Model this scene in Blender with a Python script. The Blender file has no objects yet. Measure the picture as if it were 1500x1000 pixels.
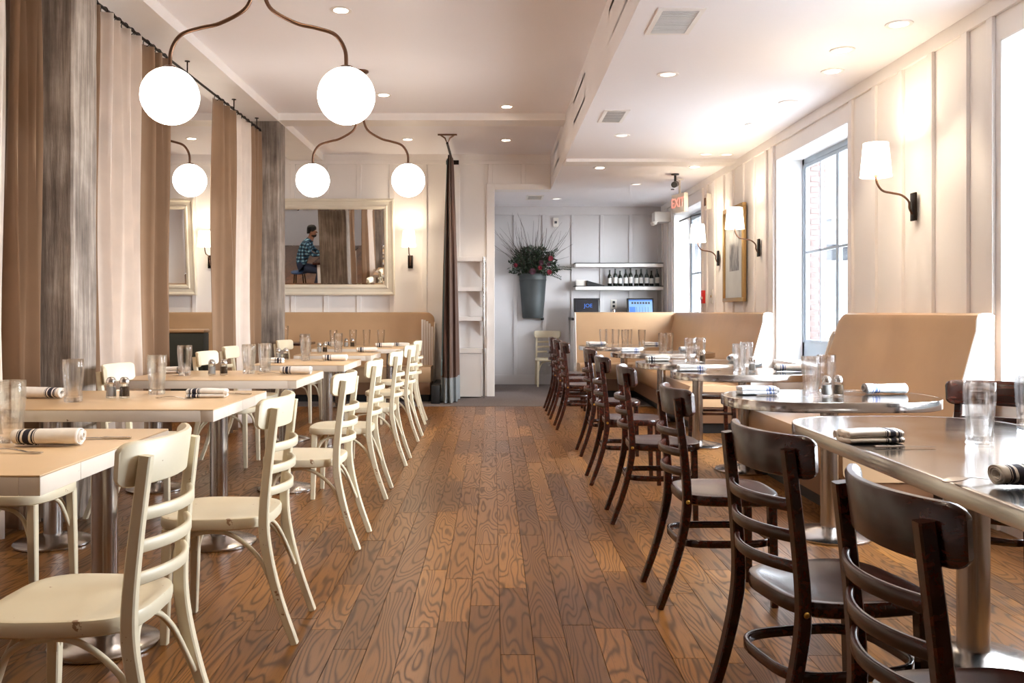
import bpy, bmesh, math, random
from mathutils import Vector, Matrix, noise as mnoise

PI = math.pi
SC = bpy.context.scene
COL = SC.collection
random.seed(7)

# ------------------------------------------------------------------ camera, world, exposure
EYE = 1.2
cam_d = bpy.data.cameras.new('camera')
cam_d.sensor_width = 36.0
cam_d.lens = 1300.0 / 1500.0 * 36.0
cam_d.shift_x = 28.0 / 1500.0
cam_d.shift_y = -44.0 / 1500.0
cam_d.clip_start = 0.05
cam = bpy.data.objects.new('camera', cam_d)
cam.location = (0, 0, EYE)
cam.rotation_euler = (PI / 2, 0, 0)
COL.objects.link(cam)
SC.camera = cam

w = bpy.data.worlds.new('sky')
SC.world = w
w.use_nodes = True
bg = w.node_tree.nodes['Background']
bg.inputs[0].default_value = (0.9, 0.95, 1.0, 1)      # bright overcast sky, the same all round
bg.inputs[1].default_value = 30.0

SC.view_settings.view_transform = 'Standard'
SC.view_settings.look = 'None'
SC.view_settings.gamma = 1.0
SC.view_settings.use_curve_mapping = False
SC.view_settings.exposure = 0.72
cy = SC.cycles
cy.use_denoising = True
cy.max_bounces = 10
cy.diffuse_bounces = 5
cy.glossy_bounces = 5
cy.transmission_bounces = 10
cy.transparent_max_bounces = 16
cy.caustics_reflective = False
cy.caustics_refractive = False
cy.sample_clamp_indirect = 5.0
cy.blur_glossy = 0.5

WX, WD = 2.78, 0.31          # right wall face, depth of its window openings
WINS = [(3.1, 4.86), (6.94, 8.70), (11.8, 13.62)]
WZ0, WZ1 = 0.70, 2.69


def portal(loc, rot, sx, sy):
    l = bpy.data.lights.new('window_portal', 'AREA')
    l.shape = 'RECTANGLE'
    l.size, l.size_y = sx, sy
    l.cycles.is_portal = True
    o = bpy.data.objects.new('window_portal', l)
    o.location = loc
    o.rotation_euler = rot
    COL.objects.link(o)


for a, b in WINS:
    portal((WX + WD + 0.06, (a + b) / 2, (WZ0 + WZ1) / 2), (0, PI / 2, 0), WZ1 - WZ0, b - a)


# ------------------------------------------------------------------ materials
def rgb(r, g, b):
    f = lambda c: c / 12.92 if c <= 0.04045 else ((c + 0.055) / 1.055) ** 2.4
    return (f(r / 255), f(g / 255), f(b / 255), 1)


class NT:
    """small helper round a node tree"""
    def __init__(s, name):
        s.m = bpy.data.materials.new(name)
        s.m.use_nodes = True
        s.t = s.m.node_tree
        s.b = s.t.nodes['Principled BSDF']
        s.out = s.t.nodes['Material Output']

    def n(s, typ, **kw):
        x = s.t.nodes.new(typ)
        for k, v in kw.items():
            setattr(x, k, v)
        return x

    def l(s, a, b):
        s.t.links.new(a, b)

    def coord(s, which='Object', scale=(1, 1, 1)):
        tc = s.n('ShaderNodeTexCoord')
        mp = s.n('ShaderNodeMapping')
        mp.inputs['Scale'].default_value = scale
        s.l(tc.outputs[which], mp.inputs[0])
        return mp.outputs[0]

    def noise(s, vec, scale, detail=3, rough=0.5, dist=0.0):
        x = s.n('ShaderNodeTexNoise')
        x.inputs['Scale'].default_value = scale
        x.inputs['Detail'].default_value = detail
        x.inputs['Roughness'].default_value = rough
        x.inputs['Distortion'].default_value = dist
        s.l(vec, x.inputs['Vector'])
        return x.outputs['Fac']

    def ramp(s, fac, stops):
        x = s.n('ShaderNodeValToRGB')
        e = x.color_ramp.elements
        while len(e) < len(stops):
            e.new(0.5)
        for i, (p, c) in enumerate(stops):
            e[i].position = p
            e[i].color = c
        s.l(fac, x.inputs[0])
        return x.outputs[0]

    def math(s, op, a, b=None, c=None):
        x = s.n('ShaderNodeMath', operation=op)
        for i, v in enumerate((a, b, c)):
            if v is None:
                continue
            if isinstance(v, (int, float)):
                x.inputs[i].default_value = v
            else:
                s.l(v, x.inputs[i])
        return x.outputs[0]

    def mix(s, fac, a, b):
        x = s.n('ShaderNodeMix', data_type='RGBA')
        for i, v in ((0, fac), (6, a), (7, b)):
            if isinstance(v, (int, float)):
                x.inputs[i].default_value = v
            elif isinstance(v, tuple):
                x.inputs[i].default_value = v
            else:
                s.l(v, x.inputs[i])
        return x.outputs[2]

    def bump(s, h, strength=0.2, dist=0.01):
        x = s.n('ShaderNodeBump')
        x.inputs['Strength'].default_value = strength
        x.inputs['Distance'].default_value = dist
        s.l(h, x.inputs['Height'])
        s.l(x.outputs[0], s.b.inputs['Normal'])


def plain(name, col, rough=0.5, metal=0.0, vary=0.06, vscale=4.0, bump=0.0, bscale=80, coat=0.0, emit=None, es=0.0, sheen=0.0):
    k = NT(name)
    v = k.coord('Object')
    f = k.noise(v, vscale, 4)
    lo = tuple(c * (1 - vary) for c in col[:3]) + (1,)
    hi = tuple(min(1, c * (1 + vary)) for c in col[:3]) + (1,)
    k.l(k.ramp(f, [(0.3, lo), (0.7, hi)]), k.b.inputs['Base Color'])
    k.b.inputs['Roughness'].default_value = rough
    k.b.inputs['Metallic'].default_value = metal
    k.b.inputs['Coat Weight'].default_value = coat
    k.b.inputs['Sheen Weight'].default_value = sheen
    if bump:
        k.bump(k.noise(v, bscale, 3), bump, 0.004)
    if emit:
        k.b.inputs['Emission Color'].default_value = emit
        k.b.inputs['Emission Strength'].default_value = es
    return k.m


def oak_floor(name, island):
    k = NT(name)
    g = k.n('ShaderNodeNewGeometry')
    if island:
        rnd = g.outputs['Random Per Island']
    else:
        rnd = k.n('ShaderNodeObjectInfo').outputs['Random']
    off = k.n('ShaderNodeCombineXYZ')
    k.l(k.math('MULTIPLY', rnd, 37.0), off.inputs[0])
    k.l(k.math('MULTIPLY', rnd, 91.0), off.inputs[1])
    k.l(k.math('MULTIPLY', rnd, 53.0), off.inputs[2])
    add = k.n('ShaderNodeVectorMath', operation='ADD')
    k.l(g.outputs['Position'], add.inputs[0])
    k.l(off.outputs[0], add.inputs[1])

    def sc(s):
        mp = k.n('ShaderNodeMapping')
        mp.inputs['Scale'].default_value = s
        k.l(add.outputs[0], mp.inputs[0])
        return mp.outputs[0]
    big = k.noise(sc((6.5, 0.85, 1)), 1.0, 2.0, 0.42, 0.15)
    ring = k.math('SINE', k.math('MULTIPLY', big, 150.0))
    ring = k.math('MULTIPLY_ADD', ring, 0.5, 0.5)
    thin = k.math('POWER', ring, 3.2)
    pores = k.noise(sc((160, 7, 1)), 1.0, 3, 0.6)
    tone = k.noise(sc((2.0, 0.5, 1)), 1.0, 2)
    base = k.ramp(k.math('MULTIPLY_ADD', rnd, 0.55, k.math('MULTIPLY', tone, 0.45)),
                  [(0.12, rgb(88, 54, 20)), (0.45, rgb(120, 76, 30)), (0.85, rgb(150, 100, 46))])
    dark = k.mix(0.72, base, rgb(42, 20, 8))
    c = k.mix(thin, base, dark)
    pm = k.math('MULTIPLY', k.math('LESS_THAN', pores, 0.42), 0.28)
    c = k.mix(pm, c, rgb(64, 32, 16))
    k.l(c, k.b.inputs['Base Color'])
    k.l(k.math('MULTIPLY_ADD', thin, 0.1, 0.3), k.b.inputs['Roughness'])
    k.b.inputs['Specular IOR Level'].default_value = 0.4
    k.bump(thin, 0.05, 0.002)
    return k.m


def painted(name, col, chip, amount=0.62, rough=0.42):
    """old paint with worn chips and faint brush tone"""
    k = NT(name)
    v = k.coord('Object')
    a = k.noise(v, 38, 5, 0.65)
    b = k.noise(v, 7, 2)
    m = k.math('GREATER_THAN', k.math('MULTIPLY', a, k.math('ADD', b, 0.55)), amount + 0.06)
    tone = k.ramp(k.noise(v, 3, 3), [(0.3, tuple(c * 0.9 for c in col[:3]) + (1,)), (0.7, col)])
    k.l(k.mix(m, tone, chip), k.b.inputs['Base Color'])
    k.b.inputs['Roughness'].default_value = rough
    k.bump(k.noise(v, 60, 2), 0.06, 0.003)
    return k.m


def grained(name, c0, c1, rough=0.3, coat=0.4, scale=(3, 30, 30)):
    k = NT(name)
    v = k.coord('Object', scale)
    f = k.noise(v, 1.6, 4, 0.55, 0.6)
    k.l(k.ramp(f, [(0.32, c0), (0.68, c1)]), k.b.inputs['Base Color'])
    k.b.inputs['Roughness'].default_value = rough
    k.b.inputs['Coat Weight'].default_value = coat
    k.b.inputs['Coat Roughness'].default_value = 0.15
    return k.m


def brushed(name, col, rough=0.25, metal=1.0, vary=0.12):
    k = NT(name)
    v = k.coord('Object')
    f = k.noise(v, 2.5, 4)
    lo = tuple(c * (1 - vary) for c in col[:3]) + (1,)
    k.l(k.ramp(f, [(0.3, lo), (0.75, col)]), k.b.inputs['Base Color'])
    k.l(k.math('MULTIPLY_ADD', k.noise(v, 5, 5), 0.16, rough - 0.06), k.b.inputs['Roughness'])
    k.b.inputs['Metallic'].default_value = metal
    return k.m


def concrete(name):
    k = NT(name)
    v = k.coord('Object')
    vs = k.coord('Object', (9, 9, 0.55))
    st = k.noise(vs, 3.0, 6, 0.65)
    bl = k.noise(v, 2.2, 5, 0.6)
    f = k.math('ADD', k.math('MULTIPLY', st, 0.55), k.math('MULTIPLY', bl, 0.45))
    k.l(k.ramp(f, [(0.34, rgb(78, 66, 56)), (0.5, rgb(132, 118, 106)), (0.66, rgb(186, 172, 158))]), k.b.inputs['Base Color'])
    k.b.inputs['Roughness'].default_value = 0.8
    k.bump(k.noise(vs, 8, 6, 0.7), 0.5, 0.01)
    return k.m


def cloth(name, col, trans=0.0, vary=0.1, weave=700):
    k = NT(name)
    v = k.coord('Object')
    f = k.noise(v, 5, 4)
    lo = tuple(c * (1 - vary) for c in col[:3]) + (1,)
    cc = k.ramp(f, [(0.3, lo), (0.7, col)])
    k.l(cc, k.b.inputs['Base Color'])
    k.b.inputs['Roughness'].default_value = 0.9
    k.b.inputs['Sheen Weight'].default_value = 0.15
    k.bump(k.noise(v, weave, 2), 0.15, 0.002)
    if trans:
        t = k.n('ShaderNodeBsdfTranslucent')
        k.l(cc, t.inputs[0])
        mx = k.n('ShaderNodeMixShader')
        mx.inputs[0].default_value = trans
        k.l(k.b.outputs[0], mx.inputs[1])
        k.l(t.outputs[0], mx.inputs[2])
        k.l(mx.outputs[0], k.out.inputs[0])
    return k.m


def glass(name, mixt=0.45, tint=(1, 1, 1, 1)):
    k = NT(name)
    g = k.n('ShaderNodeBsdfGlass')
    g.inputs['Roughness'].default_value = 0.0
    g.inputs['IOR'].default_value = 1.45
    g.inputs['Color'].default_value = tint
    t = k.n('ShaderNodeBsdfTransparent')
    t.inputs[0].default_value = tint
    mx = k.n('ShaderNodeMixShader')
    mx.inputs[0].default_value = mixt
    k.l(g.outputs[0], mx.inputs[1])
    k.l(t.outputs[0], mx.inputs[2])
    k.l(mx.outputs[0], k.out.inputs[0])
    return k.m


def pane_mat(name):
    k = NT(name)
    g = k.n('ShaderNodeBsdfGlossy')
    g.inputs['Roughness'].default_value = 0.02
    t = k.n('ShaderNodeBsdfTransparent')
    t.inputs[0].default_value = (0.96, 0.98, 1, 1)
    lw = k.n('ShaderNodeLayerWeight')
    mx = k.n('ShaderNodeMixShader')
    k.l(k.math('MULTIPLY_ADD', k.math('POWER', lw.outputs['Facing'], 5.0), 0.5, 0.03), mx.inputs[0])
    k.l(t.outputs[0], mx.inputs[1])
    k.l(g.outputs[0], mx.inputs[2])
    k.l(mx.outputs[0], k.out.inputs[0])
    return k.m


def stripes(name, base, dark, bands):
    """woven cloth with stripes across its length (object x)"""
    k = NT(name)
    tc = k.n('ShaderNodeTexCoord')
    sp = k.n('ShaderNodeSeparateXYZ')
    k.l(tc.outputs['Object'], sp.inputs[0])
    tot = None
    for c, hw in bands:
        d = k.math('LESS_THAN', k.math('ABSOLUTE', k.math('SUBTRACT', sp.outputs[0], c)), hw)
        tot = d if tot is None else k.math('MAXIMUM', tot, d)
    f = k.noise(tc.outputs['Object'], 30, 3)
    bb = k.ramp(f, [(0.3, tuple(c * 0.9 for c in base[:3]) + (1,)), (0.7, base)])
    k.l(k.mix(tot, bb, dark), k.b.inputs['Base Color'])
    k.b.inputs['Roughness'].default_value = 0.92
    k.bump(k.noise(tc.outputs['Object'], 500, 2), 0.25, 0.002)
    return k.m


def glow(name, col, s, base=(0.9, 0.88, 0.84, 1)):
    k = NT(name)
    k.b.inputs['Base Color'].default_value = base
    k.b.inputs['Emission Color'].default_value = col
    k.b.inputs['Emission Strength'].default_value = s
    k.b.inputs['Roughness'].default_value = 0.25
    return k.m


M = {}
M['wall'] = plain('white_panelling', rgb(244, 238, 233), 0.45, vary=0.02, vscale=1.5)
M['ceiling'] = plain('ceiling_paint', rgb(248, 244, 246), 0.5, vary=0.015, vscale=0.8)
M['trim'] = plain('white_trim', rgb(245, 239, 234), 0.42, vary=0.02)
M['wall_dim'] = plain('dimmed_white_panelling', rgb(204, 200, 199), 0.45, vary=0.02)  # same panelling darkened in colour, standing in for dimmer light in the nook
M['reveal'] = plain('white_reveal', rgb(243, 243, 243), 0.5, vary=0.01)
M['oak'] = oak_floor('oak_plank', False)
M['oak_many'] = oak_floor('oak_planks', True)
M['subfloor'] = plain('dark_joint', rgb(44, 24, 14), 0.8)
M['carpet'] = plain('grey_carpet', rgb(104, 94, 92), 0.95, vary=0.25, vscale=60, bump=0.6, bscale=300)
M['cream_paint'] = painted('cream_paint', rgb(220, 207, 178), rgb(150, 116, 84), 0.725)
M['dark_wood'] = grained('dark_stained_wood', rgb(27, 10, 6), rgb(66, 26, 13), 0.26, 0.15)
M['table_wood'] = painted('worn_table_paint', rgb(212, 178, 136), rgb(140, 104, 72), 0.86, 0.33)
M['table_side'] = painted('worn_table_edge', rgb(226, 212, 196), rgb(124, 98, 78), 0.74, 0.45)
M['zinc'] = brushed('zinc_top', rgb(204, 197, 190), 0.13)
M['steel'] = brushed('polished_steel', rgb(190, 184, 180), 0.2)
M['chrome'] = brushed('cutlery_steel', rgb(206, 200, 194), 0.18)
M['brass'] = brushed('brass', rgb(196, 150, 70), 0.3)
M['bronze'] = brushed('aged_bronze', rgb(122, 92, 74), 0.32)
M['black_iron'] = brushed('black_iron', rgb(46, 38, 34), 0.4)
M['concrete'] = concrete('rough_concrete')
M['taupe'] = cloth('taupe_linen', rgb(146, 114, 86), 0.15)
M['cream_cloth'] = cloth('cream_sheer', rgb(250, 240, 230), 0.5)
M['velvet'] = cloth('brown_velvet', rgb(98, 68, 54), 0.0, 0.25)
M['grey_lining'] = cloth('grey_band_cloth', rgb(152, 160, 164), 0.0)
M['blue_lining'] = cloth('teal_lining', rgb(88, 108, 112), 0.0)
M['leather'] = plain('tan_vinyl', rgb(182, 147, 111), 0.34, vary=0.06, vscale=3, bump=0.05, bscale=200)
M['piping'] = plain('brown_piping', rgb(120, 84, 58), 0.4)
M['bench_side'] = plain('pale_side_cloth', rgb(226, 218, 210), 0.5)
M['plinth'] = plain('black_plinth', rgb(20, 18, 18), 0.5)
M['green_dark'] = plain('dark_green_cloth', rgb(44, 48, 42), 0.6)
M['glass'] = glass('clear_glass', 0.62)
M['pane'] = pane_mat('window_glass')
M['mirror'] = brushed('mirror_silver', (0.9, 0.9, 0.9, 1), 0.02, 1.0, 0.0)
M['mirror'].node_tree.nodes['Principled BSDF'].inputs['Roughness'].default_value = 0.0
for l in list(M['mirror'].node_tree.links):
    if l.to_socket.name == 'Roughness':
        M['mirror'].node_tree.links.remove(l)
M['mirror'].node_tree.nodes['Principled BSDF'].inputs['Roughness'].default_value = 0.015
M['frame_white'] = painted('antique_white', rgb(238, 228, 208), rgb(170, 140, 104), 0.82, 0.4)
M['gilt'] = brushed('gilt_frame', rgb(200, 164, 110), 0.35)
M['steel_window'] = plain('grey_steel_window', rgb(150, 160, 170), 0.45)
M['salt'] = plain('salt', rgb(240, 236, 230), 0.9)
M['pepper'] = plain('pepper', rgb(92, 72, 52), 0.9, vary=0.6, vscale=200)
M['napkin_dark'] = stripes('napkin_navy_stripe', rgb(240, 232, 222), rgb(44, 40, 52),
                           [(-0.058, 0.010), (-0.079, 0.0035), (-0.086, 0.0015), (-0.038, 0.003), (-0.031, 0.0012)])
M['napkin_blue'] = stripes('napkin_blue_stripe', rgb(242, 240, 240), rgb(112, 128, 176),
                           [(0.058, 0.007), (0.076, 0.003), (0.042, 0.003)])
M['globe'] = glow('opal_globe', (1, 0.92, 0.83, 1), 7.0)
M['lens'] = glow('downlight_lens', (1, 0.86, 0.66, 1), 22.0)
M['lens_dim'] = glow('downlight_lens_dim', (1, 0.93, 0.84, 1), 1.2)
M['shade'] = glow('linen_shade', (1, 0.86, 0.66, 1), 3.6)
M['grille'] = plain('grille_grey', rgb(70, 70, 72), 0.5)
M['red'] = plain('alarm_red', rgb(206, 38, 30), 0.4)
M['black'] = plain('black_plastic', rgb(24, 24, 26), 0.4)
M['zinc_bucket'] = brushed('galvanised_steel', rgb(84, 88, 88), 0.55, 0.5, 0.35)
M['leaf'] = plain('dark_leaf', rgb(28, 46, 22), 0.5, vary=0.5, vscale=25)
M['twig'] = plain('twig', rgb(70, 56, 50), 0.8)
M['rose'] = plain('rose_petal', rgb(136, 36, 52), 0.6, vary=0.3)
M['plum'] = plain('plum_bloom', rgb(78, 40, 52), 0.7, vary=0.3)
M['screen_blue'] = glow('screen_blue', (0.05, 0.2, 0.75, 1), 0.8, (0.02, 0.02, 0.03, 1))
M['screen_light'] = glow('screen_pale', (0.2, 0.42, 0.85, 1), 0.8, (0.02, 0.02, 0.03, 1))
M['screen_dark'] = glow('screen_dark', (0.004, 0.008, 0.02, 1), 0.5, (0.01, 0.01, 0.012, 1))
M['exit_red'] = glow('exit_letters', (1, 0.12, 0.08, 1), 0.7)
M['plastic'] = plain('white_plastic', rgb(228, 222, 212), 0.4)
M['mat_board'] = plain('mat_board', rgb(214, 216, 214), 0.6)
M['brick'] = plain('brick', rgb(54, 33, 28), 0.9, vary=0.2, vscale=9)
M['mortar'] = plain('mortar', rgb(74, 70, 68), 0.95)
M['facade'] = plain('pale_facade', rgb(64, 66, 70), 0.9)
M['facade_glass'] = plain('far_window_glass', rgb(36, 40, 46), 0.2)
M['pavement'] = plain('pavement', rgb(150, 148, 146), 0.95, vary=0.2)
M['wine'] = plain('dark_bottle', rgb(28, 34, 26), 0.12)
M['label'] = plain('bottle_label', rgb(226, 222, 216), 0.7)
M['amber'] = plain('amber_spirit', rgb(150, 84, 30), 0.15)
M['skin'] = plain('skin', rgb(150, 102, 78), 0.55)
M['hair'] = plain('black_hair', rgb(20, 16, 14), 0.8)
M['jeans'] = plain('blue_jeans', rgb(36, 46, 72), 0.85)
M['shoe'] = plain('brown_shoe', rgb(58, 38, 26), 0.5)


def photo_mat():
    k = NT('black_and_white_print')
    v = k.coord('Object', (5, 5, 1.6))
    k.l(k.ramp(k.noise(v, 3, 5, 0.65), [(0.36, rgb(46, 46, 46)), (0.6, rgb(176, 172, 166))]), k.b.inputs['Base Color'])
    k.b.inputs['Roughness'].default_value = 0.3
    return k.m


def plaid():
    k = NT('blue_plaid_shirt')
    tc = k.n('ShaderNodeTexCoord')
    sp = k.n('ShaderNodeSeparateXYZ')
    k.l(tc.outputs['Object'], sp.inputs[0])
    a = k.math('GREATER_THAN', k.math('SINE', k.math('MULTIPLY', k.math('ADD', sp.outputs[0], sp.outputs[1]), 85)), 0.25)
    b = k.math('GREATER_THAN', k.math('SINE', k.math('MULTIPLY', sp.outputs[2], 85)), 0.25)
    s = k.math('MULTIPLY', k.math('ADD', a, b), 0.5)
    k.l(k.ramp(s, [(0.0, rgb(16, 26, 40)), (0.5, rgb(40, 84, 116)), (1.0, rgb(150, 196, 214))]), k.b.inputs['Base Color'])
    k.b.inputs['Roughness'].default_value = 0.9
    return k.m


M['photo'] = photo_mat()
M['plaid'] = plaid()


# ------------------------------------------------------------------ mesh helpers
class MB:
    def __init__(s):
        s.v, s.f, s.mi = [], [], []

    def add(s, vs, fs, mi=0):
        o = len(s.v)
        s.v += [tuple(x) for x in vs]
        s.f += [tuple(i + o for i in f) for f in fs]
        s.mi += [mi] * len(fs)
        return s

    def box(s, x0, x1, y0, y1, z0, z1, b=0.0, mat=None, mi=0):
        if b <= 0:
            vs = [(x, y, z) for x in (x0, x1) for y in (y0, y1) for z in (z0, z1)]
            fs = [(0, 1, 3, 2), (4, 6, 7, 5), (0, 4, 5, 1), (2, 3, 7, 6), (0, 2, 6, 4), (1, 5, 7, 3)]
        else:
            b = min(b, (x1 - x0) * .45, (y1 - y0) * .45, (z1 - z0) * .45)
            bm = bmesh.new()
            bmesh.ops.create_cube(bm, size=1)
            for q in bm.verts:
                q.co = Vector(((x0 + x1) / 2 + q.co.x * (x1 - x0), (y0 + y1) / 2 + q.co.y * (y1 - y0), (z0 + z1) / 2 + q.co.z * (z1 - z0)))
            bmesh.ops.bevel(bm, geom=bm.edges[:], offset=b, segments=2, affect='EDGES', profile=0.5)
            bm.verts.index_update()
            vs = [q.co.copy() for q in bm.verts]
            fs = [[q.index for q in f.verts] for f in bm.faces]
            bm.free()
        if mat is not None:
            vs = [mat @ Vector(q) for q in vs]
        return s.add(vs, fs, mi)

    def lathe(s, prof, n=24, c=(0, 0, 0), mi=0, cap=True, sx=1.0, sy=1.0):
        vs, fs = [], []
        for r, z in prof:
            for i in range(n):
                a = 2 * PI * i / n
                vs.append((c[0] + r * sx * math.cos(a), c[1] + r * sy * math.sin(a), c[2] + z))
        for j in range(len(prof) - 1):
            for i in range(n):
                k = (i + 1) % n
                fs.append((j * n + i, j * n + k, (j + 1) * n + k, (j + 1) * n + i))
        if cap:
            fs.append(tuple(range(n - 1, -1, -1)))
            fs.append(tuple((len(prof) - 1) * n + i for i in range(n)))
        return s.add(vs, fs, mi)

    def sweep(s, path, prof, ref=(0, 0, 1), closed=False, scale=None, mi=0, cap=True):
        """prof: 2-D outline (a along the side vector, b along ref)"""
        P = [Vector(p) for p in path]
        n, m = len(P), len(prof)
        ref = Vector(ref)
        vs, fs = [], []
        for i in range(n):
            if closed:
                t = P[(i + 1) % n] - P[i - 1]
            else:
                t = P[min(i + 1, n - 1)] - P[max(i - 1, 0)]
            t.normalize()
            up = ref - t * ref.dot(t)
            if up.length < 1e-5:
                up = Vector((1, 0, 0)) - t * t.x
            up.normalize()
            sd = t.cross(up)
            sa, sb = scale[i] if scale else (1, 1)
            for a, b in prof:
                vs.append(P[i] + sd * (a * sa) + up * (b * sb))
        for i in range(n if closed else n - 1):
            j = (i + 1) % n
            for q in range(m):
                r = (q + 1) % m
                fs.append((i * m + q, j * m + q, j * m + r, i * m + r))
        if not closed and cap:
            fs.append(tuple(range(m)))
            fs.append(tuple((n - 1) * m + q for q in range(m - 1, -1, -1)))
        return s.add(vs, fs, mi)

    def tube(s, path, r, n=10, closed=False, ref=(0, 0, 1), mi=0, radii=None):
        pr = [(r * math.cos(2 * PI * i / n), r * math.sin(2 * PI * i / n)) for i in range(n)]
        sc = [(q / r, q / r) for q in radii] if radii else None
        return s.sweep(path, pr, ref, closed, sc, mi)

    def rings(s, rs, mi=0, cap0=True, cap1=True):
        n = len(rs[0])
        vs = [p for r in rs for p in r]
        fs = []
        for j in range(len(rs) - 1):
            for i in range(n):
                k = (i + 1) % n
                fs.append((j * n + i, j * n + k, (j + 1) * n + k, (j + 1) * n + i))
        if cap0:
            fs.append(tuple(range(n - 1, -1, -1)))
        if cap1:
            fs.append(tuple((len(rs) - 1) * n + i for i in range(n)))
        return s.add(vs, fs, mi)

    def mesh(s, name, mats, smooth=32):
        me = bpy.data.meshes.new(name)
        me.from_pydata(s.v, [], s.f)
        for m in (mats if isinstance(mats, (list, tuple)) else [mats]):
            me.materials.append(m)
        if len(set(s.mi)) > 1:
            me.polygons.foreach_set('material_index', s.mi)
        bm = bmesh.new()
        bm.from_mesh(me)
        bmesh.ops.recalc_face_normals(bm, faces=bm.faces[:])
        bm.to_mesh(me)
        bm.free()
        if smooth:
            me.polygons.foreach_set('use_smooth', [True] * len(me.polygons))
            me.set_sharp_from_angle(angle=math.radians(smooth))
        me.update()
        return me


def link(name, data, parent=None, loc=None, rz=None):
    o = bpy.data.objects.new(name, data)
    COL.objects.link(o)
    if parent:
        o.parent = parent
    if loc:
        o.location = loc
    if rz:
        o.rotation_euler = (0, 0, rz)
    return o


def obj(name, mb, mats, parent=None, smooth=32, kind=None, loc=None):
    o = link(name, mb.mesh(name, mats, smooth), parent, loc)
    if kind:
        o['kind'] = kind
    return o


def tag(o, label, cat, group=None):
    o['label'] = label
    o['category'] = cat
    if group:
        o['group'] = group
    return o


def thing(name, label, cat, loc=(0, 0, 0), rz=0.0, group=None):
    o = link(name, None, None, loc, rz)
    o.empty_display_size = 0.1
    return tag(o, label, cat, group)


KIDS = {}


def dup(root, loc, rz=0.0, label=None, group=None):
    """copy of a thing with its parts and sub-parts"""
    r = root.copy()
    COL.objects.link(r)
    r.location = loc
    r.rotation_euler = (0, 0, rz)
    if label:
        r['label'] = label
    if group:
        r['group'] = group
    if root.name not in KIDS:
        KIDS[root.name] = [(c, list(c.children)) for c in root.children]
    for c, subs in KIDS[root.name]:
        d = c.copy()
        COL.objects.link(d)
        d.parent = r
        for q in subs:
            e = q.copy()
            COL.objects.link(e)
            e.parent = d
    return r


def text_mesh(o):
    '''turn a text object into a mesh object in place'''
    dg = bpy.context.evaluated_depsgraph_get()
    me = bpy.data.meshes.new_from_object(o.evaluated_get(dg))
    n = link('lettering', me, o.parent)
    n.matrix_local = o.matrix_local.copy() if o.rotation_euler[0] == 0 else Matrix.LocRotScale(o.location, o.rotation_euler, None)
    cu = o.data
    bpy.data.objects.remove(o)
    bpy.data.curves.remove(cu)
    n.name = 'lettering'


def sup(n, a, b, e=0.5, cx=0, cy=0):
    out = []
    for i in range(n):
        t = 2 * PI * i / n
        c, s_ = math.cos(t), math.sin(t)
        out.append((cx + a * math.copysign(abs(c) ** e, c), cy + b * math.copysign(abs(s_) ** e, s_)))
    return out


def rrect(x0, x1, y0, y1, r, n=8):
    out = []
    for cx, cy, a0 in ((x1 - r, y1 - r, 0), (x0 + r, y1 - r, PI / 2), (x0 + r, y0 + r, PI), (x1 - r, y0 + r, 1.5 * PI)):
        for i in range(n + 1):
            a = a0 + PI / 2 * i / n
            out.append((cx + r * math.cos(a), cy + r * math.sin(a)))
    return out


def bez(p0, p1, p2, p3, n=10):
    out = []
    for i in range(n + 1):
        t = i / n
        out.append(tuple(p0[k] * (1 - t) ** 3 + 3 * p1[k] * t * (1 - t) ** 2 + 3 * p2[k] * t * t * (1 - t) + p3[k] * t ** 3 for k in range(3)))
    return out


def smoothpath(pts, sub=5):
    """Catmull-Rom through the points"""
    P = [Vector(p) for p in pts]
    P = [P[0] * 2 - P[1]] + P + [P[-1] * 2 - P[-2]]
    out = []
    for i in range(1, len(P) - 2):
        for k in range(sub):
            t = k / sub
            a, b, c, d = P[i - 1:i + 3]
            out.append(0.5 * ((2 * b) + (c - a) * t + (2 * a - 5 * b + 4 * c - d) * t * t + (3 * b - a - 3 * c + d) * t ** 3))
    out.append(P[-2])
    return out


def rect(a, b, c=0.0):
    if c <= 0:
        return [(-a, -b), (a, -b), (a, b), (-a, b)]
    return [(-a + c, -b), (a - c, -b), (a, -b + c), (a, b - c), (a - c, b), (-a + c, b), (-a, b - c), (-a, -b + c)]


# ------------------------------------------------------------------ the room
Y0, YL, YB = -3.2, 12.56, 14.58       # behind the camera, left back wall, far back wall
XL = -6.6                             # far left wall of the side room
ZL, ZR = 3.42, 2.92                   # ceilings left / right of the soffit
SX = 0.815                            # soffit face
YC = 11.22                            # boards meet carpet

fl = MB().box(XL, WX + WD, Y0, YB, -0.2, -0.016)
floor = obj('floor', fl, M['subfloor'], kind='structure', smooth=0)
pw = 0.119
cands = []
x = -3.9
ci = 0
while x < WX - 0.01:
    y = -1.0 - random.random() * 0.9
    x1 = min(x + pw, WX)
    while y < YC:
        L = random.choice((0.55, 0.75, 0.95, 1.2, 1.5))
        y1 = min(y + L, YC)
        if YC - y1 < 0.25:
            y1 = YC
        cands.append((x, x1, y, y1))
        y = y1
    x += pw


def share(c):
    x0, x1, y0, y1 = c
    yn, yf = max(y0, 2.85), y1
    if yf <= yn:
        return 0
    xm = (x0 + x1) / 2
    px = 722 + xm * 1300 / ((yn + yf) / 2)
    if px < -40 or px > 1540:
        return 0
    return (x1 - x0) * 1560 * 1300 / 1.2 * (1 / yn - 1 / yf) / ((yn + yf) / 2)


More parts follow.
